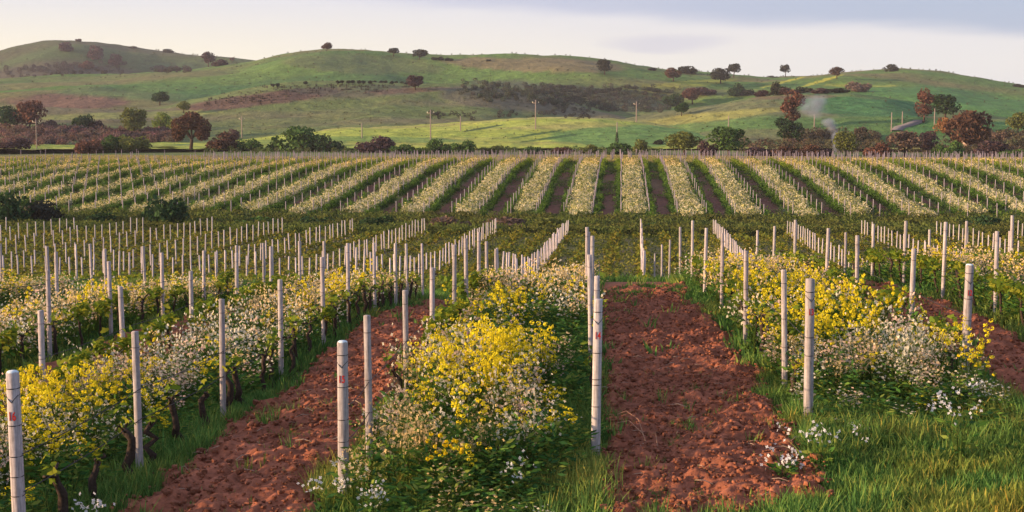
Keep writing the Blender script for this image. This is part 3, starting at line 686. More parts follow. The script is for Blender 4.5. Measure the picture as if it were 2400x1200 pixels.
# ------------------------------------------------------------ vines
def vine_t(seed, h=0.75, nl=46, lsz=0.10, arms=0.5, tk=1.0, tw=1.0):
    w_ = TB(); p = [np.array([0, 0, -.1])]; r = [0.035]
    lx = rng.normal(0, .06); ly = rng.normal(0, .08)
    for z in np.linspace(0.1, h, 6): p.append(np.array([lx * z + rng.normal(0, .014) * tw, ly * z + rng.normal(0, .014) * tw, z])); r.append((0.034 - 0.012 * z / h + abs(rng.normal(0, .004))) * tk)
    r[-1] = 0.045; w_.tube(p, r, (1, 1, 1), n=6)
    tip = p[-1]; ends = []
    for sg in (-1, 1):
        a = [tip - np.array([0, 0, .03])]; ra = [.026]
        for u in (0.35, .7, 1.0): a.append(tip + np.array([rng.normal(0, .03), sg * arms * u, 0.06 * math.sin(u * 2) + rng.normal(0, .02)])); ra.append(.022 - .008 * u)
        w_.tube(a, ra, (1, 1, 1), n=5); ends.append(a)
    f = TB(); Q = []; C = []
    for i in range(nl):
        a = ends[rng.integers(2)]; u = rng.random() * (len(a) - 1.01); j = int(u); q = a[j] * (1 - u + j) + a[j + 1] * (u - j)
        q = q + rng.normal(0, 1, 3) * np.array([.07, .05, .05]) + np.array([0, 0, abs(rng.normal(0.07, .1))])
        s = lsz * rng.uniform(.6, 1.25); nr = rnd3()[0]; nr[2] = abs(nr[2]) + .3; nr /= np.linalg.norm(nr); u_ = np.cross(nr, rnd3()[0]); u_ /= np.linalg.norm(u_); v_ = np.cross(nr, u_)
        c = np.array([[0.19, .26, .03], [.30, .31, .035], [.13, .20, .03]][rng.integers(3)]) * rng.uniform(.8, 1.2)
        # palmate leaf out of three lobes
        for an in (-.9, 0, .9):
            d = u_ * math.cos(an) + v_ * math.sin(an); e = np.cross(nr, d); Q.append([q, q + d * s * .55 + e * s * .28, q + d * s * (1 if an == 0 else .8) - nr * s * .15, q + d * s * .55 - e * s * .28]); C.append(c)
    f.quads(np.array(Q), np.array(C))
    return w_.mesh("trunk", M_WOOD, True), f.mesh("foliage", M_LEAF), w_.get(), f.get()
VT = [vine_t(i, nl=17, tk=1.25, tw=1.6) for i in range(7)]; VS = [vine_t(i, nl=11, h=.66, arms=.22, tk=1.7, tw=2.6) for i in range(5)]
VG = [vine_t(i, nl=95, lsz=.12) for i in range(4)]
vi = {}
def place_vine(tp, x, y, s, lab, grp, z=None, name="grape_vine"):
    root = bpy.data.objects.new(name, None); link(root); root.location = (x, y, float(ground(x, y)) if z is None else z); root.scale = (s, s, s)
    root.rotation_euler = (0, 0, rng.choice([0, math.pi]) + rng.normal(0, .12)); root.empty_display_size = .1
    tag(root, lab, "vine", grp)
    child("trunk", tp[0], root); child("foliage", tp[1], root); return root
for k, y0, y1, st, full in ((18, 22, 42, 1.35, .6), (17, 17, 42, 1.15, .8), (16, 13.6, 42, 1.05, .2), (15, 19, 42, 1.05, .5), (13, 19.5, 46, 1.1, .3), (12, 22, 48, 1.15, .4), (11, 25, 46, 1.2, .5), (10, 34, 48, 1.6, .4), (14, 20, 30, 3.1, 0)):
    X = 3.0 * (14 - k); i = 0
    for y in np.arange(y0, y1, st):
        y = y + rng.normal(0, .1); x = X + rng.normal(0, .05) + (.12 if k in (13,) else 0)
        fullv = rng.random() < full * (2.0 if k == 15 and y > 28 else 1)
        place_vine(VS[rng.integers(5)] if (k in (16, 15, 13) and y < 21.5) else VG[rng.integers(4)] if fullv else VT[rng.integers(7)], x, y, rng.uniform(.88, 1.12), "%s grape vine from the camera, %s" % (ordw(i), rowname[k]), "budding grape vines of the near vineyard block"); i += 1

# ------------------------------------------------------------ valley block: stakes and low vines
TANM = 0.031
stk = []
for r_ in range(-13, 9):
    ylo = 52 if r_ < 0 else 56
    for j, y in enumerate(np.arange(106, ylo, -1.4)):
        x = 3.6 + 6.0 * r_ + TANM * (y - 106); a, b, _ = proj([(x, y, EZ - 6.4)])
        if -60 < a[0] < 2460: stk.append((r_, j, x + rng.normal(0, .03), y + rng.normal(0, .04)))
t = TB(); t.tube([(0, 0, -.2), (0, 0, .8), (0, 0, 1.6)], [.05, .044, .038], (1, 1, 1), n=6); STM = t.mesh("vine_stake", M_CONC); STG = t.get()
stk.sort(key=lambda s: s[3])
def rowlab(r_):
    if r_ == 0: return "stake row left of the narrow green lane" if False else "stake row running straight away in the middle"
    return "%s stake row %s of the middle one" % (ordw(abs(r_) - 1), "right" if r_ > 0 else "left")
rest = []
for n_, (r_, j, x, y) in enumerate(stk):
    if n_ < 300:
        o = bpy.data.objects.new("vine_stake", STM); link(o); o.location = (x, y, float(ground(x, y))); o.rotation_euler = (rng.normal(0, .02), rng.normal(0, .02), 0)
        v = rng.uniform(1.1, 1.45); o.color = (v, v * .96, v * .97, 1); s = rng.uniform(.92, 1.08); o.scale = (1, 1, s)
        tag(o, "pale stake, %s from far end, %s" % (ordw(j), rowlab(r_)), "stake", "pale stakes of the valley vineyard block")
    else: rest.append((x, y))
M_STK = solidmat("weathered_stakes", attr=True, scale=22, bump=0.2, var=0.16, dist=.004)
rest = np.array(rest)
scatter("vine_stakes", [(STG[0], STG[1], np.tile([.54, .48, .47], (len(STG[0]), 1)))], np.c_[rest, ground(rest[:, 0], rest[:, 1])], 1.0, M_STK, tint=rng.uniform(.85, 1.1, (len(rest), 1)) * np.ones(3), zs=rng.uniform(.92, 1.06, len(rest)), lean=.015,
        label="dense pale stakes in the far part of the valley block", cat="stakes")
MV = [vine_t(i, h=.28, nl=22, lsz=.18, arms=.55) for i in range(4)]
mv = []
for r_ in range(-40, 26):
    xr = 3.6 + 2.0 * r_
    for j, y in enumerate(np.arange(107, 53, -1.4)):
        x = xr + TANM * (y - 106); a, b, _ = proj([(x, y, EZ - 7.5)])
        if -40 < a[0] < 2440: mv.append((y, x, r_, j))
mv.sort(); restv = []
for n_, (y, x, r_, j) in enumerate(mv):
    if n_ < 230: place_vine(MV[rng.integers(4)], x, y, rng.uniform(.85, 1.15), "low vine, %s from far end, %s valley vine row %s of centre" % (ordw(j), ordw(abs(r_)), "right" if r_ >= 0 else "left"), "low vines of the valley vineyard block", name="low_vine")
    else: restv.append((x, y))
restv = np.array(restv)
scatter("low_vines", [v[3] for v in MV], np.c_[restv, ground(restv[:, 0], restv[:, 1])], 1.05, M_LEAF, tint=rng.uniform(.7, 1.25, (len(restv), 1)) * np.array([1.0, .82, 1.2]), label="low leafy vines filling the rest of the valley block", cat="vines")
scatter("low_vine_trunks", [v[2] for v in MV], np.c_[restv, ground(restv[:, 0], restv[:, 1])], 1.0, M_WOOD, label="short dark trunks of the valley vines", cat="vine trunks")

# ------------------------------------------------------------ far block: flower strips, vine hedges, posts
def tuft_t(n, s, h, rad, cols):
    t = TB(); Q = []; C = []
    for i in range(n):
        a = rng.uniform(0, 6.28); r = rad * math.sqrt(rng.random()); z = h * rng.uniform(.25, 1) ; p = np.array([math.cos(a) * r, math.sin(a) * r, z])
        u = rnd3()[0]; w_ = np.cross(u, rnd3()[0]); w_ /= np.linalg.norm(w_); q = s * rng.uniform(.6, 1.3)
        Q.append([p - u * q, p - w_ * q * .5, p + u * q, p + w_ * q * .5]); C.append(np.array(cols[0] if z > h * .5 and rng.random() < .8 else cols[1]) * rng.uniform(.75, 1.15))
    t.quads(np.array(Q), np.array(C)); return t.get()
FTF = [tuft_t(22, .112, 1.0, .38, ((.84, .75, .50), (.16, .22, .06))) for _ in range(4)] + [tuft_t(22, .112, 1.0, .38, ((.72, .64, .27), (.16, .22, .06))) for _ in range(2)] + [tuft_t(20, .095, .9, .38, ((.46, .48, .19), (.14, .20, .05)))]
HTF = [tuft_t(24, .10, .85, .24, ((.11, .20, .035), (.05, .10, .025))) for _ in range(4)]
P = []; H = []
for k in range(-44, 34, 2):
    n = int(3.0 * 72 * 8); y = rng.uniform(134.5, 206, n); x = frow(k, y) + rng.uniform(0.42, 2.55, n) + (fbm(y / 4, np.full(n, k * 3.3), 135, 2) - .5) * .5
    a, b, _ = proj(np.c_[x, y, np.full(n, EZ - 5)]); d = np.clip(.5 + 2.2 * (fbm(x / 3, y / 5, 131, 3) - .38), 0, 1)
    st_ = 136 + 7 * (fbm(np.full(n, k * 1.7), x * 0, 133, 1) - .5)
    kk = (a > -30) & (a < 2430) & (rng.random(n) < d) & (y > st_); P.append(np.c_[x, y][kk])
P = np.vstack(P); vis = fbm(P[:, 0] / 6, P[:, 1] / 10, 137, 3)
leftg = sstep(P[:, 0] + .25 * (175 - P[:, 1]), -22, -58); _k = rng.random(len(P)) > leftg * .62 * sstep(P[:, 1], 148, 165); P = P[_k]; vis = vis[_k]; leftg = leftg[_k]
tn = (0.8 + .35 * vis)[:, None] * np.ones(3) * (1 - .25 * leftg[:, None] * np.array([0, .1, .5]))
yl_ = sstep(P[:, 1], 176, 192)[:, None]; tn = tn * (1 + yl_ * (np.array([1.15, 1.0, .75]) - 1))
scatter("far_wildflowers", FTF, np.c_[P, ground(P[:, 0], P[:, 1])], 1.0, M_PETAL, tint=tn, zs=rng.uniform(.7, 1.15, len(P)) * (1 - .3 * leftg * rng.random(len(P))), label="white flower strips of the far striped field", cat="wildflowers")
P = []
for k in range(-44, 34):
    L0 = 134 if k % 2 else 136
    n = int(76 * (9.0 if k % 2 else 8.0)); y = rng.uniform(L0, 208, n); x = frow(k, y) + rng.normal(0, .24, n) + (.32 if k % 2 else -.22) + (fbm(y / 3, np.full(n, k * 2.1), 136, 2) - .5) * .7; _q = rng.random(n) < np.clip(2.6 * (fbm(y / 2.2, np.full(n, k * 5.7), 138, 2) - .22), .1, 1); x = x[_q]; y = y[_q]; n = len(x)
    a, b, _ = proj(np.c_[x, y, np.full(n, EZ - 5)]); kk = (a > -30) & (a < 2430); P.append(np.c_[x, y][kk])
P = np.vstack(P)
tn = np.ones((len(P), 3)) * (0.8 + .5 * fbm(P[:, 0] / 4, P[:, 1] / 6, 139, 2))[:, None]; tl = sstep(P[:, 1], 170, 190)[:, None]; tn = tn * (1 + tl * (np.array([1.9, 1.45, 1.0]) - 1))
scatter("far_vine_hedges", HTF, np.c_[P, ground(P[:, 0], P[:, 1])], 1.0, M_LEAF, tint=tn, zs=rng.uniform(.45, 1.3, len(P)), label="dark green vine rows edging the far flower strips", cat="vine rows")
# weeds and dirt between: green patches growing over the brown lanes
P = []
for k in range(-43, 34, 2):
    n = 420; y = rng.uniform(133, 208, n); x = frow(k, y) + rng.uniform(.4, 2.6, n); a, b, _ = proj(np.c_[x, y, np.full(n, EZ - 5)])
    P.append(np.c_[x, y][(a > -30) & (a < 2430) & (rng.random(n) < .03 + .6 * sstep(fbm(x / 2.2, y / 5, 153, 3), .50, .64) + sstep(y, 172, 196))])
P = np.vstack(P)
scatter("lane_weeds", [tuft_t(16, .10, .45, .5, ((.13, .20, .04), (.07, .12, .03))) for _ in range(4)], np.c_[P, ground(P[:, 0], P[:, 1])], 1.0, M_LEAF, zs=rng.uniform(.3, 1.1, len(P)), label="low green weeds creeping over the brown lanes of the striped field", cat="weeds")
# cover of the crest beyond: thin gold grass and vine rows seen edge on
n = 15000; x = rng.uniform(-115, 85, n); y = rng.uniform(204, 262, n); a, b, _ = proj(np.c_[x, y, np.full(n, EZ - 3)]); kk = (a > -30) & (a < 2430); P = np.c_[x, y][kk]
scatter("crest_grass", [tuft_t(16, .12, .6, .5, ((.48, .40, .15), (.18, .20, .06))) for _ in range(4)], np.c_[P, ground(P[:, 0], P[:, 1])], 1.0, M_LEAF, tint=np.ones((len(P), 3)) * (.6 + .8 * fbm(P[:, 0] / 7, P[:, 1] / 4, 141, 2))[:, None], label="golden grass on the crest behind the striped field", cat="grass")
n = 17000; x = rng.uniform(-75, 60, n); y = rng.uniform(50, 110, n); a, b, _ = proj(np.c_[x, y, np.full(n, EZ - 8)]); kk = (a > -30) & (a < 2430); P = np.c_[x, y][kk]
yy_ = sstep(fbm(P[:, 0] / 4, P[:, 1] / 8, 151, 3), .42, .62)[:, None]
scatter("valley_weeds", [tuft_t(12, .10, .38, .5, ((.22, .25, .06), (.09, .14, .04))) for _ in range(4)], np.c_[P, ground(P[:, 0], P[:, 1])], 1.0, M_LEAF, tint=(.75 + yy_ * np.array([.6, .4, .2])), zs=rng.uniform(.4, 1.2, len(P)), label="yellow green weeds covering the earth between the valley stakes", cat="weeds")
# weeds of the ditch between the blocks
n = 9000; x = rng.uniform(-75, 65, n); y = rng.uniform(108, 135.5, n); a, b, _ = proj(np.c_[x, y, np.full(n, EZ - 8)]); kk = (a > -30) & (a < 2430); P = np.c_[x, y][kk]
br = sstep(fbm(P[:, 0] / 5, P[:, 1] / 5, 143, 2), .45, .6)[:, None]
scatter("ditch_weeds", [tuft_t(22, .15, .8, .5, ((.15, .19, .05), (.07, .09, .035))) for _ in range(4)], np.c_[P, ground(P[:, 0], P[:, 1])], 1.0, M_LEAF, tint=(1 - br) * np.ones(3) + br * np.array([1.0, .86, .9]), zs=rng.uniform(.5, 1.3, len(P)), label="rough weeds on the ditch bank between the blocks", cat="weeds")

fp = []
for k in range(-44, 34):
    for j, y in enumerate(np.arange(136, 206, 3.7)):
        x = float(frow(k, y)); a, b, _ = proj([(x, y, EZ - 5)])
        if -30 < a[0] < 2430: fp.append((y, x, k, j))
for k in np.arange(-90, 66, 1):
    for y in np.arange(209, 258, 7.5):
        x = 1.5 * k + TANF * y + rng.normal(0, .2); a, b, _ = proj([(x, y, EZ - 2)])
        if -30 < a[0] < 2430 and (a[0] > 480 or rng.random() < .12): fp.append((y + rng.normal(0, 1.5), x, None, 0))
fp.sort(key=lambda q: q[0])
t = TB(); t.tube([(0, 0, -.2), (0, 0, .9), (0, 0, 1.8)], [.062, .055, .05], (1, 1, 1), n=4, rot=math.pi / 4); FPM = t.mesh("far_post", M_CONC); FPG = t.get()
restp = []; 
for n_, (y, x, k, j) in enumerate(fp):
    if n_ < 300:
        o = bpy.data.objects.new("far_post", FPM); link(o); o.location = (x, y, float(ground(x, y))); v = rng.uniform(.8, 1.0); o.color = (v, v * .95, v, 1)
        o.rotation_euler = (rng.normal(0, .02), rng.normal(0, .02), 0); o.scale = (1, 1, rng.uniform(.92, 1.06))
        side = "right" if k >= 0 else "left"
        tag(o, "thin post, %s from near end, far field's %s row %s of centre" % (ordw(j), ordw(k if k >= 0 else -k - 1), side), "post", "thin posts of the far striped field")
    else: restp.append((x, y))
restp = np.array(restp)
scatter("far_posts", [(FPG[0], FPG[1], np.tile([.30, .25, .29], (len(FPG[0]), 1)))], np.c_[restp, ground(restp[:, 0], restp[:, 1])], 1.0, M_STK, tint=rng.uniform(.8, 1.05, (len(restp), 1)) * np.ones(3), zs=rng.uniform(.9, 1.08, len(restp)), lean=.02,
        label="crowded thin posts along the top of the far field", cat="posts")

# ------------------------------------------------------------ trees and bushes
def crown_t(n, blobs, sz, cols, hole=0.0):
    """leaf clumps on and inside a set of ellipsoid blobs; unit size = crown width 1"""
    t = TB(); Q = []; C = []
    for i in range(n):
        bx, by, bz, r, sq = blobs[rng.integers(len(blobs))]
        v = rnd3()[0]; rr = r * rng.uniform(.55, 1.04) ** .6
        p = np.array([bx, by, bz]) + v * rr * np.array([1, 1, sq])
        if p[2] < 0.0: p[2] = abs(p[2]) * .3
        u = rnd3()[0]; w_ = np.cross(u, rnd3()[0]); w_ /= np.linalg.norm(w_); q = sz * rng.uniform(.5, 1.3)
        Q.append([p - u * q, p - w_ * q * .7, p + u * q, p + w_ * q * .7]); C.append(np.array(cols) * rng.uniform(.55, 1.35))
    t.quads(np.array(Q), np.array(C)); return t.mesh("crown", M_CROWN)
def trunk_t(h, r, limbs, lean=0):
    t = TB(); top = np.array([lean, 0, h]); t.tube([(0, 0, -.06), (lean * .1, 0, h * .3), (lean * .6, .01, h * .7), top], [r * 1.3, r, r * .85, r * .7], (1, 1, 1), n=6)
    for i in range(limbs):
        a = i * 6.28 / limbs + rng.uniform(0, 1); e = top + np.array([math.cos(a) * .30, math.sin(a) * .30, rng.uniform(.15, .32)]); m = top + (e - top) * .5 + np.array([0, 0, .04])
        t.tube([top - np.array([0, 0, .03]), m, e], [r * .55, r * .35, r * .12], (1, 1, 1), n=5)
    return t.mesh("trunk", M_TRUNK, True)
def blobs_round(nb, cz, rz, rr=.36, r0=.17):
    B = []
    for i in range(nb):
        v = rnd3()[0]; B.append((v[0] * rr, v[1] * rr, cz + v[2] * rz, r0 * rng.uniform(.75, 1.25), .8))
    return B
W1 = (1, 1, 1)
TT = {}
# heights are relative to a crown one unit wide
TT['round'] = [(crown_t(1500, blobs_round(16, .58, .22, .30, .21), .046, W1), trunk_t(.38, .030, 5), .92) for _ in range(3)]
TT['open'] = [(crown_t(1300, blobs_round(10, .66, .18, .32, .19), .044, W1), trunk_t(.48, .032, 6, .05), .98) for _ in range(2)]
TT['bush'] = [(crown_t(1500, blobs_round(16, .23, .17, .32, .20), .048, W1), trunk_t(.12, .030, 5), .56) for _ in range(3)]
TT['tall'] = [(crown_t(1500, blobs_round(16, .88, .46, .26, .24), .05, W1), trunk_t(.6, .04, 5), 1.45) for _ in range(2)]
TT['spire'] = [(crown_t(700, [(0, 0, .3 + i * .35, .38 - i * .045, 1) for i in range(6)], .06, W1), trunk_t(.8, .08, 3), 2.5)]
# big single oak, left
OAKB = [(-.30, 0, .55, .19, .9), (-.12, .1, .68, .20, .9), (.10, -.05, .68, .20, .9), (.30, .05, .52, .18, .95), (.36, 0, .36, .13, 1), (-.38, 0, .36, .13, 1), (0, .2, .60, .2, .8), (0, -.22, .58, .2, .8), (-.24, -.1, .42, .14, .9), (.22, .12, .40, .14, .9)]
TT['oak'] = [(crown_t(3400, OAKB, .028, W1), trunk_t(.30, .035, 7, .03), .88)]
COL = {'brown': (.085, .048, .034), 'dark': (.036, .040, .030), 'green': (.055, .10, .028), 'olive': (.11, .125, .035), 'red': (.125, .062, .045), 'pink': (.13, .09, .07), 'dgreen': (.032, .062, .026), 'orange': (.20, .10, .045), 'purple': (.075, .048, .05), 'light': (.14, .18, .04)}
CW = {'brown': 'dark brown', 'dark': 'dark', 'green': 'green', 'olive': 'olive green', 'red': 'reddish brown', 'pink': 'pinkish brown', 'dgreen': 'dark green', 'orange': 'orange brown', 'purple': 'purplish', 'light': 'light green'}
def tree(px, py, h, wd, shape, col, lab, name="tree", pos=None):
    P, wdist = at(px, py) if pos is None else (np.array([pos[0], pos[1], float(ground(pos[0], pos[1]))]), pos[1])
    W = 1.14 * wd * wdist / FPX; Hh = 1.06 * h * wdist / FPX
    cm, tm, uh = TT[shape][rng.integers(len(TT[shape]))]
    root = bpy.data.objects.new(name, None); link(root); root.location = P - np.array([0, 0, .02 * Hh]); root.scale = (W, W, Hh / uh); root.rotation_euler = (0, 0, rng.uniform(-.6, .6) if shape in ('oak', 'open') else rng.uniform(0, 6.28))
    tag(root, lab, "bush" if name == "bush" else "tree", "bushes of the valley, ditch and hills" if name == "bush" else "trees scattered over the valley and hills")
    c = child("crown", cm, root); v = rng.uniform(.85, 1.1); c.color = (*[q * v * 1.55 for q in COL[col]], 1); child("trunk", tm, root); return root
TREES = [
 (768, 121, 20, 26, 'round', 'brown', "round tree alone on the top of the central hill"),
 (923, 134, 20, 32, 'open', 'dark', "umbrella-shaped tree on the skyline, leftmost of two just right of the central hilltop"),
 (985, 141, 23, 36, 'round', 'dark', "dark broad tree on the skyline, right one of the two beside the central hilltop"),
 (1418, 174, 34, 36, 'round', 'dark', "dark round tree breaking the skyline right of the picture's middle"),
 (1577, 190, 30, 40, 'round', 'brown', "brown round tree below the low dark skyline clump on the right hill"),
 (1687, 196, 34, 46, 'round', 'dark', "dark round tree in front of the leaning skyline tree"),
 (1719, 182, 33, 38, 'open', 'dark', "leaning open-crowned tree against the sky above two hill trees"),
 (1840, 181, 30, 27, 'open', 'dark', "small open tree with a visible trunk alone on the low saddle of the skyline"),
 (1960, 184, 26, 34, 'round', 'brown', "brown tree beside the yellow streaks on the right hill"),
 (487, 157, 34, 34, 'round', 'purple', "purplish tree on the slope right of the farthest hilltop"),
 (545, 146, 12, 15, 'open', 'pink', "small pale tree in the saddle between the two left hills"),
 (973, 210, 33, 42, 'round', 'purple', "solitary dark round tree with short trunk at the end of the sapling row"),
 (430, 264, 26, 28, 'round', 'olive', "small round tree just above the large brown oak"),
 (70, 308, 68, 68, 'round', 'red', "large reddish tree at the far left edge of the valley"),
 (22, 308, 56, 56, 'round', 'dgreen', "dark green tree at the left frame edge beside the reddish tree"),
 (315, 322, 66, 62, 'round', 'olive', "tall olive-green tree left of the large brown oak"),
 (447, 354, 90, 104, 'oak', 'brown', "large dark brown oak with forked trunk standing at the edge of the far field"),
 (1858, 300, 84, 54, 'tall', 'red', "tall reddish tree left of the smoke"),
 (1838, 335, 62, 46, 'tall', 'dgreen', "dark green tree left of and below the tall reddish tree"),
 (1862, 338, 48, 38, 'round', 'dgreen', "compact dark green tree below the tall reddish tree"),
 (2163, 286, 74, 46, 'tall', 'red', "reddish tree with pale trunk at the top of the small road"),
 (2214, 280, 56, 66, 'round', 'dgreen', "broad dark green tree right of the small road"),
 (2268, 356, 92, 98, 'round', 'brown', "biggest red-brown round tree, towering over the pale house"),
 (2218, 345, 66, 52, 'round', 'orange', "orange-brown tree leaning on the biggest red-brown tree"),
 (1448, 338, 30, 14, 'spire', 'dgreen', "slim dark cypress next to the middle road"),
 (1708, 366, 66, 88, 'round', 'green', "wide green tree rising behind the far posts, right of the olive one"),
 (1602, 364, 52, 78, 'round', 'olive', "wide olive-coloured tree behind the far posts"),
 (1985, 366, 54, 60, 'round', 'olive', "olive tree immediately right of the smoke column"),
 (2120, 366, 56, 78, 'round', 'pink', "pinkish brown tree left of the orange-brown one"),
 (2172, 364, 54, 44, 'round', 'purple', "purplish brown tree between the pinkish one and the house"),
 (2384, 318, 50, 50, 'round', 'olive', "brownish green tree on the slope at the right frame edge"),
 (1598, 272, 30, 34, 'round', 'dgreen', "small green tree below the red one at the hedge line"),
 (1624, 243, 36, 46, 'round', 'red', "red round tree at the left end of the hillside hedge"),
 (375, 245, 30, 42, 'round', 'dgreen', "dark round tree on the crest line of the left mound"),
]
for a in TREES: tree(*a)
BUSH = [
 (392, 125, 10, 30, 'dark', "low dark bush on the skyline right of the farthest hilltop"), (310, 113, 5, 20, 'dark', "tiny dark bush on the farthest hill's right shoulder"), (186, 97, 7, 14, 'purple', "tiny bush on the very top of the farthest hill"),
 (516, 155, 16, 36, 'purple', "dark bush joined to the purplish tree on the left slope"), (155, 118, 20, 34, 'purple', "purplish bush left of the farthest hill's top"), (226, 138, 30, 40, 'purple', "broad purplish bush under the farthest hilltop"), (272, 153, 26, 34, 'purple', "purplish bush on the right flank of the farthest hill"), (200, 160, 18, 34, 'red', "reddish bush low on the farthest hill"),
 (1016, 141, 8, 14, 'dark', "first tiny bush in the skyline line right of the two hilltop trees"), (1034, 142, 8, 15, 'dark', "second tiny bush in the skyline line right of the two hilltop trees"), (1048, 142, 7, 13, 'dark', "third tiny bush in the skyline line right of the two hilltop trees"), (1061, 142, 6, 10, 'dark', "last tiny bush in the skyline line right of the two hilltop trees"), (1145, 142, 5, 12, 'dark', "lone tiny bush on the flat skyline of the central hill"),
 (1530, 165, 8, 20, 'dark', "tiny dark bush on the skyline left of the low clump"), (1608, 172, 16, 52, 'dark', "long low dark clump on the skyline above the brown round tree"), (1812, 183, 6, 26, 'dark', "very low bush on the skyline left of the small open tree"), (2090, 168, 17, 34, 'dark', "dark dome-shaped bush on top of the right hill"), (2390, 204, 8, 26, 'dark', "dark bush where the skyline leaves the right edge"),
 (1575, 248, 30, 44, 'dgreen', "dark green bush left of the red round tree"), (1652, 224, 18, 56, 'purple', "long purplish bush right of the red round tree"), (1724, 224, 30, 34, 'dgreen', "tall dark bush in the hillside hedge below the two skyline trees"), (1747, 224, 15, 34, 'dark', "low dark bush in the hedge just right of the tall one"), (1790, 224, 14, 42, 'purple', "low purplish bush in the middle of the hillside hedge"), (1822, 222, 32, 34, 'dark', "tallest dark bush of the hillside hedge above the reddish tree"), (1852, 221, 16, 40, 'purple', "hedge bush above the tall reddish tree"), (1884, 220, 18, 40, 'dark', "hedge bush up-right of the tall reddish tree"), (1920, 219, 13, 42, 'purple', "low hedge bush above the smoke"), (1965, 217, 10, 52, 'dark', "long low hedge bush right of the smoke"), (2012, 214, 24, 52, 'pink', "pinkish brown bush at the right end of the hillside hedge"),
 (118, 304, 24, 34, 'purple', "dark low bush right of the large reddish tree"), (195, 300, 34, 46, 'dgreen', "dark green bush on the left meadow"), (226, 302, 20, 34, 'purple', "purplish bush attached to the dark green meadow bush"), (380, 308, 42, 44, 'light', "light green feathery bush left of the oak's crown"), (415, 312, 34, 34, 'olive', "olive bush half hidden behind the oak"),
 (520, 354, 44, 72, 'brown', "brown bush touching the oak's right side"), (590, 354, 30, 56, 'green', "green bush right of the brown bush by the oak"), (545, 330, 26, 32, 'purple', "small purplish bush above the brown one by the oak"), (645, 354, 26, 34, 'green', "small green bush left of the large green thicket"), (700, 354, 56, 108, 'green', "largest green thicket at the far field edge"), (770, 356, 40, 62, 'dgreen', "dark green thicket joined to the right of the largest one"), (878, 357, 38, 82, 'purple', "purplish brown dome bush right of the large thicket"), (945, 360, 24, 54, 'green', "low green bush right of the purplish dome"), (1030, 359, 34, 56, 'green', "green bush under the tall utility pole"), (1087, 360, 34, 52, 'green', "green bush right of the one under the pole"), (990, 360, 15, 40, 'light', "small light bush left of the one under the pole"),
 (115, 355, 26, 62, 'green', "green bush at the left field edge"), (205, 357, 34, 62, 'red', "reddish bush between green ones on the left"), (256, 357, 40, 56, 'green', "green bush right of the reddish one on the left"), (305, 357, 42, 82, 'olive', "wide olive bush left of the oak"), (30, 352, 28, 70, 'purple', "purplish bush at the left frame edge"),
 (1658, 366, 38, 42, 'purple', "purplish bush between the olive and the green tree"), (1548, 348, 20, 42, 'dark', "dark bush left of the wide olive-coloured tree"), (2058, 367, 34, 60, 'red', "red bush right of the smoke's foot"), (2200, 368, 28, 32, 'green', "small green bush below the orange-brown tree"), (2232, 370, 40, 44, 'green', "green bush in front of the pale house"), (2325, 366, 34, 80, 'purple', "dark purplish hedge right of the house"), (2372, 374, 26, 64, 'green', "green bush at the right frame edge"), (1890, 368, 30, 66, 'brown', "brown bush left of the smoke's foot"), (1930, 366, 20, 40, 'purple', "small purplish bush at the foot of the smoke"), (1785, 368, 24, 70, 'purple', "low purplish bush right of the wide green tree"), (1836, 368, 26, 60, 'brown', "low brown bush below the dark green pair"), (1455, 362, 26, 70, 'green', "green bush at the far end of the central lane"), (1500, 360, 32, 36, 'olive', "olive bush right of the cypress"), (1378, 360, 22, 38, 'olive', "olive bush left of the middle road"), (2025, 322, 22, 30, 'purple', "dark purplish bush alone on the meadow right of the smoke"), (1320, 360, 14, 60, 'brown', "low brown bush behind the far posts in the middle"), (1860, 345, 20, 30, 'pink', "pinkish bush below the dark green pair of trees"), (2340, 335, 26, 44, 'pink', "pinkish bush on the slope right of the biggest tree"), (1145, 145, 4, 9, 'dark', None), (1155, 360, 20, 54, 'olive', "low olive bush behind the far posts, left of the middle"), (1245, 361, 16, 60, 'green', "low green bush behind the far posts just left of the middle")]
for (a, b, h, w_, c, lab) in BUSH:
    if lab: tree(a, b, h, w_, 'bush', c, lab, name="bush")
# bushes of the ditch between the valley block and the striped field
for (px, Y, h, w_, c, lab) in ((20, 122, 62, 110, 'dgreen', "big dark bush at the left frame edge below the striped field"), (95, 124, 44, 90, 'dark', "dark bush next to the big one at the left edge"), (385, 121, 62, 92, 'dgreen', "round dark green bush among the left ends of the flower strips"), (240, 121, 28, 80, 'dgreen', "low dark bush left of the round dark green one"),
    (600, 121, 24, 90, 'green', "low green bush under the flower strips on the left"), (735, 121, 24, 90, 'dgreen', "low dark bush under the flower strips, second from the round one"), (880, 120, 30, 80, 'dgreen', "dark ditch bush left of the brownish ones"), (1060, 119, 30, 90, 'pink', "brownish ditch bush, left one of three"), (1180, 118, 28, 110, 'pink', "purplish brown ditch bush, middle one of three"), (1285, 118, 27, 84, 'olive', "olive ditch bush, right one of three"),
    (1560, 122, 18, 80, 'dgreen', "low dark bush between two strips just right of the middle"), (1850, 122, 18, 90, 'green', "low green ditch bush on the right"), (2300, 122, 30, 80, 'dgreen', "dark ditch bush near the right edge")):
    d = ray(px, 480); tree(0, 0, h * 1.3, w_ * 1.1, 'bush', c, lab, name="bush", pos=(d[0] * Y, Y))
# sapling row along the mound
for i, px in enumerate(np.linspace(640, 955, 26)):
    py = np.interp(px, [640, 700, 800, 900, 960], [207, 200, 198, 198, 201])
    tree(px, py, 9, 11, 'round', 'dark', "%s sapling from the left in the row along the mound crest" % ordw(i), name="sapling")["group"] = "saplings in a row on the mound"
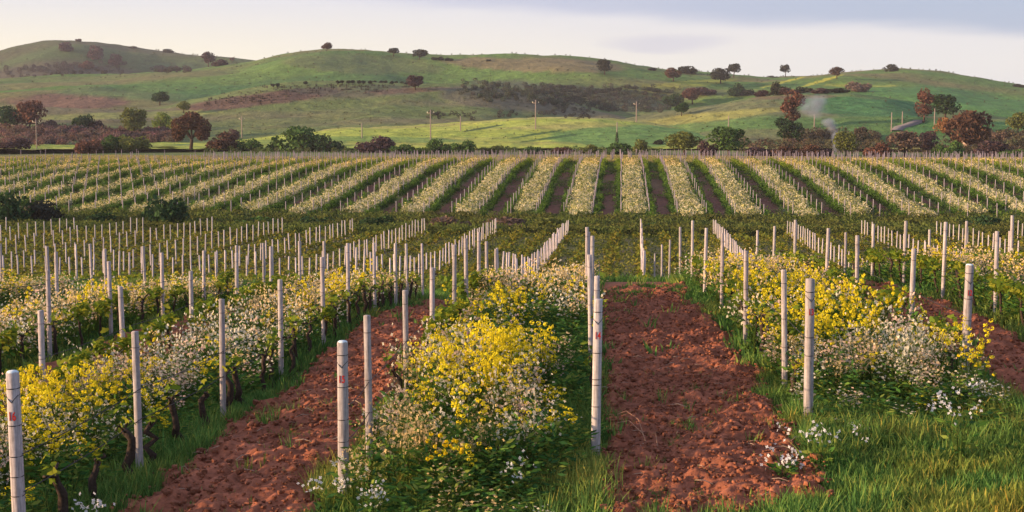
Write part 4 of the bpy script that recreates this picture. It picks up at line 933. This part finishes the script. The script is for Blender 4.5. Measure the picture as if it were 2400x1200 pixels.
# olive grove and scrub masses
def mass(name, boxes, n, s, col, label, shape='bush'):
    P = []; S = []; col = tuple(c * 1.6 for c in col)
    for _ in range(n):
        x0, x1, y0, y1, sl_ = boxes[rng.integers(len(boxes))]; px = rng.uniform(x0, x1); py = rng.uniform(y0, y1) + (px - x0) * sl_
        p, w_ = at(px, py)
        if p is None: continue
        P.append(p); S.append(s * w_ / FPX * rng.uniform(.7, 1.3))
    B = []
    for _ in range(4):
        t = TB(); Q = []; C = []
        for i in range(110):
            v = rnd3()[0] * rng.uniform(.6, 1); p = v * np.array([.5, .5, .36]) + np.array([0, 0, .34]); u = rnd3()[0]; w_ = np.cross(u, rnd3()[0]); w_ /= np.linalg.norm(w_); q = .085 * rng.uniform(.6, 1.3)
            Q.append([p - u * q, p - w_ * q * .7, p + u * q, p + w_ * q * .7]); C.append(np.array(col) * rng.uniform(.5, 1.4))
        t.quads(np.array(Q), np.array(C)); B.append(t.get())
    scatter(name, B, np.array(P), np.array(S), M_LEAF, tint=rng.uniform(.75, 1.25, (len(P), 1)) * (1 + rng.normal(0, .08, (len(P), 3))), label=label, cat="scrub")
mass("olive_grove", [(1130, 1330, 196, 232, .05), (1250, 1450, 200, 240, .08), (1380, 1560, 208, 262, .02), (1080, 1400, 190, 235, .06), (1300, 1600, 205, 262, .0)], 800, 12, (.07, .078, .058), "dark olive grove covering the slope behind the bare mound")
mass("orchard_shrubs", [(600, 960, 199, 206, 0), (620, 900, 206, 218, 0), (520, 760, 218, 240, -.04), (480, 640, 232, 250, -.06)], 420, 4.5, (.06, .05, .045), "small dark shrubs planted over the brown slope of the mound")
mass("scrub", [(0, 150, 305, 345, 0), (100, 290, 312, 345, 0), (240, 420, 315, 335, 0), (340, 400, 318, 330, 0)], 520, 24, (.115, .075, .065), "pinkish brown scrub below the left meadow")
mass("scrub", [(-20, 160, 160, 188, -.03), (100, 300, 150, 175, 0), (360, 450, 160, 172, 0)], 170, 11, (.06, .052, .045), "dark scrub at the foot of the farthest hill")
mass("scrub", [(1000, 1400, 262, 280, 0.0)], 60, 10, (.05, .045, .04), "dark scrub along the upper edge of the bright meadow")
mass("scrub", [(1740, 2400, 335, 362, 0), (1840, 2060, 318, 350, 0), (2280, 2420, 320, 360, 0)], 420, 26, (.085, .072, .045), "mixed scrub behind the far posts on the right")
mass("scrub", [(480, 1560, 352, 360, 0)], 150, 15, (.075, .10, .035), "low scrub along the top edge of the far field")
mass("hill_tufts", [(0, 2400, 110, 330, 0)], 1300, 4, (.07, .075, .04), "scattered grass tussocks dotting the hills")

# ------------------------------------------------------------ utility poles, house, road, sign, smoke
for i, (px, pb, pt, lab) in enumerate(((84, 348, 278, "utility pole in front of the scrub at the far left"), (565, 322, 272, "thin pole on the slope right of the oak"), (850, 324, 290, "short pole at the left tip of the bright meadow"), (1010, 330, 258, "tallest utility pole, rising over the bright meadow's left half"), (1081, 306, 272, "thin pole on the upper edge of the bright meadow"), (1256, 304, 235, "utility pole in the middle of the bright meadow"), (1492, 286, 238, "utility pole at the right end of the bright meadow"), (1447, 330, 285, "pole standing directly above the cypress"), (1708, 304, 272, "short pole above the wide green tree"), (1908, 306, 270, "faint pole below the drifting smoke"), (2092, 310, 265, "utility pole left of the small road"), (2115, 290, 262, "short pale pole beside the small road"), (2188, 295, 255, "utility pole between the reddish and the broad green tree"))):
    P, wd = at(px, pb); h = (pb - pt) * wd / FPX; r = max(.0009 * wd * .55, .10)
    root = bpy.data.objects.new("utility_pole", None); link(root); root.location = P; tag(root, lab, "utility pole", "utility poles crossing the valley")
    t = TB(); t.tube([(0, 0, -.5), (0, 0, h * .5), (0, 0, h)], [r, r * .85, r * .7], (1, 1, 1), n=8); t.obj("pole", M_POLE, root)
    if h > 6:
        t = TB(); t.box((0, r * .9, h - .9), (1.9, .14, .16), (1, 1, 1)); t.obj("crossarm", M_POLE, root)
        for x in (-.85, 0, .85):
            t = TB(); t.tube([(x, r * .9, h - .82), (x, r * .9, h - .62), (x, r * .9, h - .5)], [.06, .11, .05], (1, 1, 1), n=6); t.obj("insulator", M_CREAM, root)
def house():
    P, wd = at(2270, 356); u = wd / FPX; root = bpy.data.objects.new("house", None); link(root); root.location = P + np.array([0, 2.5, -.6]); root.rotation_euler = (0, 0, .55); tag(root, "small pale plastered house half hidden below the biggest tree", "house")
    W = 20 * u; D_ = 22 * u; h = 25 * u
    t = TB(); t.box((0, 0, h / 2 - .5), (W, D_, h + 1), (1, 1, 1))
    V = np.array([(-W / 2, -D_ / 2, h), (W / 2, -D_ / 2, h), (W / 2, 0, h * 1.35), (-W / 2, 0, h * 1.35), (W / 2, D_ / 2, h), (-W / 2, D_ / 2, h)])
    t.quads(np.array([[V[1], V[4], V[2], V[2]], [V[0], V[3], V[3], V[5]]])[:, [0, 1, 2, 3]] if False else np.array([[V[1], V[4], (V[4] + V[2]) / 2, V[2]], [V[5], V[0], V[3], (V[5] + V[3]) / 2]]), (1, 1, 1)); t.obj("wall", M_WALL, root)
    t = TB(); o = .35
    for sg in (-1, 1):
        e = np.array([[-W / 2 - o, sg * (D_ / 2 + o), h - .08], [W / 2 + o, sg * (D_ / 2 + o), h - .08], [W / 2 + o, 0, h * 1.35 + .12], [-W / 2 - o, 0, h * 1.35 + .12]]); t.quads(e[None], (1, 1, 1)); t.quads((e + np.array([0, 0, .14]))[None], (1, 1, 1))
        t.quads(np.array([[e[0], e[1], e[1] + [0, 0, .14], e[0] + [0, 0, .14]]]), (1, 1, 1))
    rf = t.obj("roof", M_ROOF, root); t = TB(); t.box((W * .22, .5, h * 1.35 + .4), (.6, .6, 1.3), (1, 1, 1)); t.obj("chimney", M_WALL, rf)
    for x in (-W * .28, W * .28):
        t = TB(); t.box((x, -D_ / 2 - .03, h * .55), (.9, .1, 1.2), (1, 1, 1)); t.obj("window", M_DARK, root)
    t = TB(); t.box((0, -D_ / 2 - .03, 1.0), (1.0, .1, 2.0), (1, 1, 1)); t.obj("door", M_POLE, root)
house()
def road(pxs, wpx, label):
    A = []; 
    for (a, b) in pxs: p, w_ = at(a, b); A.append((p, w_))
    Vv = []
    for i, (p, w_) in enumerate(A):
        q = A[min(i + 1, len(A) - 1)][0] - A[max(i - 1, 0)][0]; n = np.array([-q[1], q[0], 0]); n /= np.linalg.norm(n); hw = wpx * w_ / FPX / 2
        Vv.append(p + n * hw + np.array([0, 0, .35])); Vv.append(p - n * hw + np.array([0, 0, .35]))
    F = [[2 * i, 2 * i + 1, 2 * i + 3, 2 * i + 2] for i in range(len(A) - 1)]
    V = np.array(Vv); n = len(V); V2 = V.copy(); V2[:, 2] -= 1.2
    F += [[2 * i, 2 * i + 2, n + 2 * i + 2, n + 2 * i] for i in range(len(A) - 1)] + [[2 * i + 1, n + 2 * i + 1, n + 2 * i + 3, 2 * i + 3] for i in range(len(A) - 1)]
    o = obj_np("road", np.vstack([V, V2]), np.array(F), M_ROAD); o["kind"] = "structure"
road([(2100, 306), (2112, 300), (2125, 294), (2140, 288), (2156, 283)], 26, "")
P1, w1 = at(1360, 352); P2, w2 = at(1440, 345)
Y_ = 318.0; V = []
for px in np.linspace(1345, 1450, 12):
    d = ray(px, 350); yy = Y_ + (px - 1345) * .12; 
    for dy_ in (-3.2, 3.2): V.append((d[0] * yy, yy + dy_, float(ground(d[0] * yy, yy)) + .32))
V = np.array(V); n = len(V); V2 = V.copy(); V2[:, 2] -= 1.0
F = [[2 * i, 2 * i + 1, 2 * i + 3, 2 * i + 2] for i in range(n // 2 - 1)] + [[2 * i, 2 * i + 2, n + 2 * i + 2, n + 2 * i] for i in range(n // 2 - 1)]
o = obj_np("road", np.vstack([V, V2]), np.array(F), M_ROAD); o["kind"] = "structure"
P, wd = at(1419, 345); root = bpy.data.objects.new("road_sign", None); link(root); root.location = P; tag(root, "small round cream sign with amber rim beside the middle road", "sign"); u = wd / FPX
t = TB(); t.tube([(0, 0, -.3), (0, 0, 8 * u)], [.07, .07], (1, 1, 1), n=6); t.obj("pole", M_POLE, root)
t = TB(); t.tube([(0, -.02, 8 * u), (0, -.14, 8 * u)], [4.6 * u, 4.6 * u], (1, 1, 1), n=16); t.obj("rim", M_AMBER, root)
t = TB(); t.tube([(0, -.10, 8 * u), (0, -.18, 8 * u)], [3.0 * u, 3.0 * u], (1, 1, 1), n=16); t.obj("disc", M_CREAM, root)

D0 = 300.0
def sp(px, py, D_=D0): d = ray(px, py); return np.array([d[0] * D_, D_, EZ + d[2] * D_])
u = D0 / FPX
def smoke(name, puffs, dens, label):
    """one closed box of air; the smoke inside it is a sum of soft puffs"""
    C_ = np.array([sp(p[0], p[1]) for p in puffs]); rr_ = np.array([(p[2] * u, p[3] * u) for p in puffs])
    lo = (C_ - rr_[:, [0, 0, 1]] * 1.05).min(0); hi = (C_ + rr_[:, [0, 0, 1]] * 1.05).max(0)
    t = TB(); t.box((lo + hi) / 2, hi - lo, (1, 1, 1)); V, F, C = t.get(); m = mat("smoke"); nt_ = m.node_tree; nn = nt_.nodes.new; ll = nt_.links.new
    pv = nn("ShaderNodeVolumePrincipled"); pv.inputs["Color"].default_value = (.80, .88, 1.0, 1); pv.inputs["Anisotropy"].default_value = .2
    g_ = nn("ShaderNodeNewGeometry"); no = nn("ShaderNodeTexNoise"); no.inputs["Scale"].default_value = .45; no.inputs["Detail"].default_value = 4; ll(g_.outputs["Position"], no.inputs["Vector"])
    def mt(op, a, b=None):
        q = nn("ShaderNodeMath"); q.operation = op
        for i_, v in enumerate((a, b)):
            if v is None: continue
            if isinstance(v, (int, float)): q.inputs[i_].default_value = v
            else: ll(v, q.inputs[i_])
        return q.outputs[0]
    tot = None
    for c, r in zip(C_, rr_):
        sb = nn("ShaderNodeVectorMath"); sb.operation = 'SUBTRACT'; ll(g_.outputs["Position"], sb.inputs[0]); sb.inputs[1].default_value = tuple(c)
        dv = nn("ShaderNodeVectorMath"); dv.operation = 'DIVIDE'; ll(sb.outputs[0], dv.inputs[0]); dv.inputs[1].default_value = (r[0], r[0], r[1])
        ln = nn("ShaderNodeVectorMath"); ln.operation = 'LENGTH'; ll(dv.outputs[0], ln.inputs[0])
        mr = nn("ShaderNodeMapRange"); mr.interpolation_type = 'SMOOTHSTEP'; mr.inputs[1].default_value = 1.0; mr.inputs[2].default_value = 0.0; mr.inputs[3].default_value = 0; mr.inputs[4].default_value = 1; ll(ln.outputs[1], mr.inputs[0])
        tot = mr.outputs[0] if tot is None else mt('ADD', tot, mr.outputs[0])
    k = nn("ShaderNodeMapRange"); k.inputs[1].default_value = .38; k.inputs[2].default_value = .66; k.inputs[3].default_value = .15; k.inputs[4].default_value = 1; ll(no.outputs[0], k.inputs[0])
    ll(mt('MULTIPLY', mt('MULTIPLY', tot, k.outputs[0]), dens), pv.inputs["Density"])
    o_ = nn("ShaderNodeOutputMaterial"); ll(pv.outputs[0], o_.inputs["Volume"]); m.cycles.volume_step_rate = 0.5 if hasattr(m, "cycles") else 1
    o = obj_np(name, V, F, m); tag(o, label, "smoke", kind="stuff")
smoke("smoke", [(1959, 340, 11, 22), (1957, 318, 12, 20), (1951, 298, 16, 18), (1941, 287, 20, 14)], 2.0, "thin bluish smoke column rising from the scrub")
smoke("smoke", [(1915, 262, 34, 22), (1905, 244, 38, 24), (1922, 235, 26, 20), (1890, 256, 24, 18)], .42, "pale smoke drifting beside the tall reddish tree")

# thin evening air
t = TB(); lo = np.array([-1500., -90., EZ - 30.]); hi = np.array([1500., 2300., EZ + 190.]); t.box((lo + hi) / 2, hi - lo, (1, 1, 1)); V, F, C = t.get()
m = mat("haze"); pv = m.node_tree.nodes.new("ShaderNodeVolumePrincipled"); pv.inputs["Color"].default_value = (.80, .80, .90, 1); pv.inputs["Density"].default_value = .00013
mo = m.node_tree.nodes.new("ShaderNodeOutputMaterial"); m.node_tree.links.new(pv.outputs[0], mo.inputs["Volume"])
hz_ = obj_np("haze", V, F, m); hz_["kind"] = "stuff"

# ------------------------------------------------------------ single plants and debris in the foreground
def sprig(px, Y, h, kind, lab, ns=9, spread=.3, hd=5):
    d = ray(px, 900); X = d[0] * Y; root = bpy.data.objects.new("flowering_plant", None); link(root); root.location = (X, Y, float(ground(X, Y))); tag(root, lab, "plant", "single flowering plants in the foreground")
    s = TB(); tips = stems(s, ns, h, spread); s.obj("stems", M_LEAF, root)
    l = TB(); Q = []; C = []
    for i in range(60):
        z = h * .6 * rng.random(); a = rng.uniform(0, 6.28); r = spread * .5 * rng.random(); ln = .13 * rng.uniform(.5, 1.3)
        Q.append(leafquad(np.array([math.cos(a) * r, math.sin(a) * r, z]), np.array([math.cos(a), math.sin(a), rng.uniform(-.1, .8)]), rnd3()[0], ln, ln * .35)); C.append(GREENS[rng.integers(4)] * rng.uniform(.8, 1.3))
    l.quads(np.array(Q), np.array(C)); l.obj("leaves", M_LEAF, root)
    b = TB(); Q = []; C = []
    for m_, tip in tips:
        for j in range(hd):
            p = tip + rng.normal(0, .045, 3) * (j > 0)
            if kind == 'yellow':
                for v in rnd3(12):
                    q = p + v * .024; uu = np.cross(v, rnd3()[0]); uu /= np.linalg.norm(uu); ww = np.cross(v, uu); s_ = .014; Q.append([q - uu * s_, q - ww * s_, q + uu * s_, q + ww * s_]); C.append((.86, .64, .02))
            else:
                v = rnd3()[0]; v[1] = -abs(v[1]); uu = np.cross(v, rnd3()[0]); uu /= np.linalg.norm(uu); ww = np.cross(v, uu); s_ = .021
                for q in range(4):
                    dd = [uu, ww, -uu, -ww][q]; e = [ww, -uu, -ww, uu][q]; Q.append([p, p + dd * s_ * .6 + e * s_ * .42, p + dd * s_ * 1.1, p + dd * s_ * .6 - e * s_ * .42]); C.append((.86, .85, .88))
    b.quads(np.array(Q), np.array(C)); b.obj("blossoms", M_PETAL, root)
sprig(2255, 15.7, .92, 'white', "tall loose white-flowered plant in the grass below the post painted 12", 12, .42, 6)
sprig(1925, 15.5, .55, 'white', "low white-flowered clump in the grass below the post painted 13", 12, .5, 6)
sprig(1840, 15.1, .35, 'white', "small white-flowered clump at the edge of the tilled lane", 9, .25, 6)
sprig(1050, 14.7, .78, 'yellow', "yellow-flowered sprig standing alone at the front of the middle flower strip", 9, .26, 2)
sprig(760, 14.2, .5, 'white', "white-flowered plant left of the foot of the post painted 15", 7, .22, 6)
sprig(880, 13.9, .42, 'white', "white-flowered plant right of the foot of the post painted 15", 9, .25, 6)
sprig(1235, 14.6, .5, 'white', "sparse white-flowered plant at the bottom middle of the flower strip", 7, .3, 4)
sprig(2250, 19.0, .95, 'yellow', "yellow-flowered sprig around the post painted 12", 6, .35, 1)
sprig(205, 13.4, .5, 'white', "white-flowered plant behind the vine stump near the post painted 16", 8, .25, 5)
# bent dry cane on the tilled lane
t = TB(); X0, Y0 = 0.28, 16.9; z0 = float(ground(X0, Y0)) + .05
t.tube([(X0, Y0, z0 + .42), (X0 + .12, Y0, z0 + .47), (X0 + .28, Y0 - .1, z0 + .38), (X0 + .36, Y0 - .2, z0 + .15), (X0 + .36, Y0 - .25, z0 - .02)], [.004, .006, .007, .007, .006], (.42, .22, .14), n=5)
t.tube([(X0, Y0 - .1, z0 + .33), (X0 + .16, Y0 - .1, z0 + .36), (X0 + .33, Y0 - .2, z0 + .22), (X0 + .44, Y0 - .3, z0 - .03)], [.004, .005, .006, .006], (.45, .26, .17), n=5)
t.tube([(X0 + .50, Y0 - .35, z0 + .25), (X0 + .52, Y0 - .4, z0 + .1), (X0 + .56, Y0 - .45, z0 - .03)], [.004, .006, .006], (.5, .3, .2), n=5)
M_CANE = solidmat("dry_cane", attr=True, scale=20, bump=0, var=.2)
tag(t.obj("dry_cane", M_CANE), "bent dry cane arching over the tilled soil beside the post painted 14", "cane")
n = 260; x = rng.uniform(-5.5, 2.8, n); y = rng.uniform(12.5, 24, n); k = soil_near(x, y) > .6; x = x[k]; y = y[k]
t = TB(); t.tube([(-.07, 0, 0), (0, .01, .02), (.08, 0, .005)], [.003, .004, .002], (.42, .30, .22), n=3)
scatter("dry_stalks", [t.get()], np.c_[x, y, ground(x, y) + .13], rng.uniform(.5, 1.8, len(x)), M_CANE, label="bits of dry stalk strewn over the tilled lanes", cat="debris")
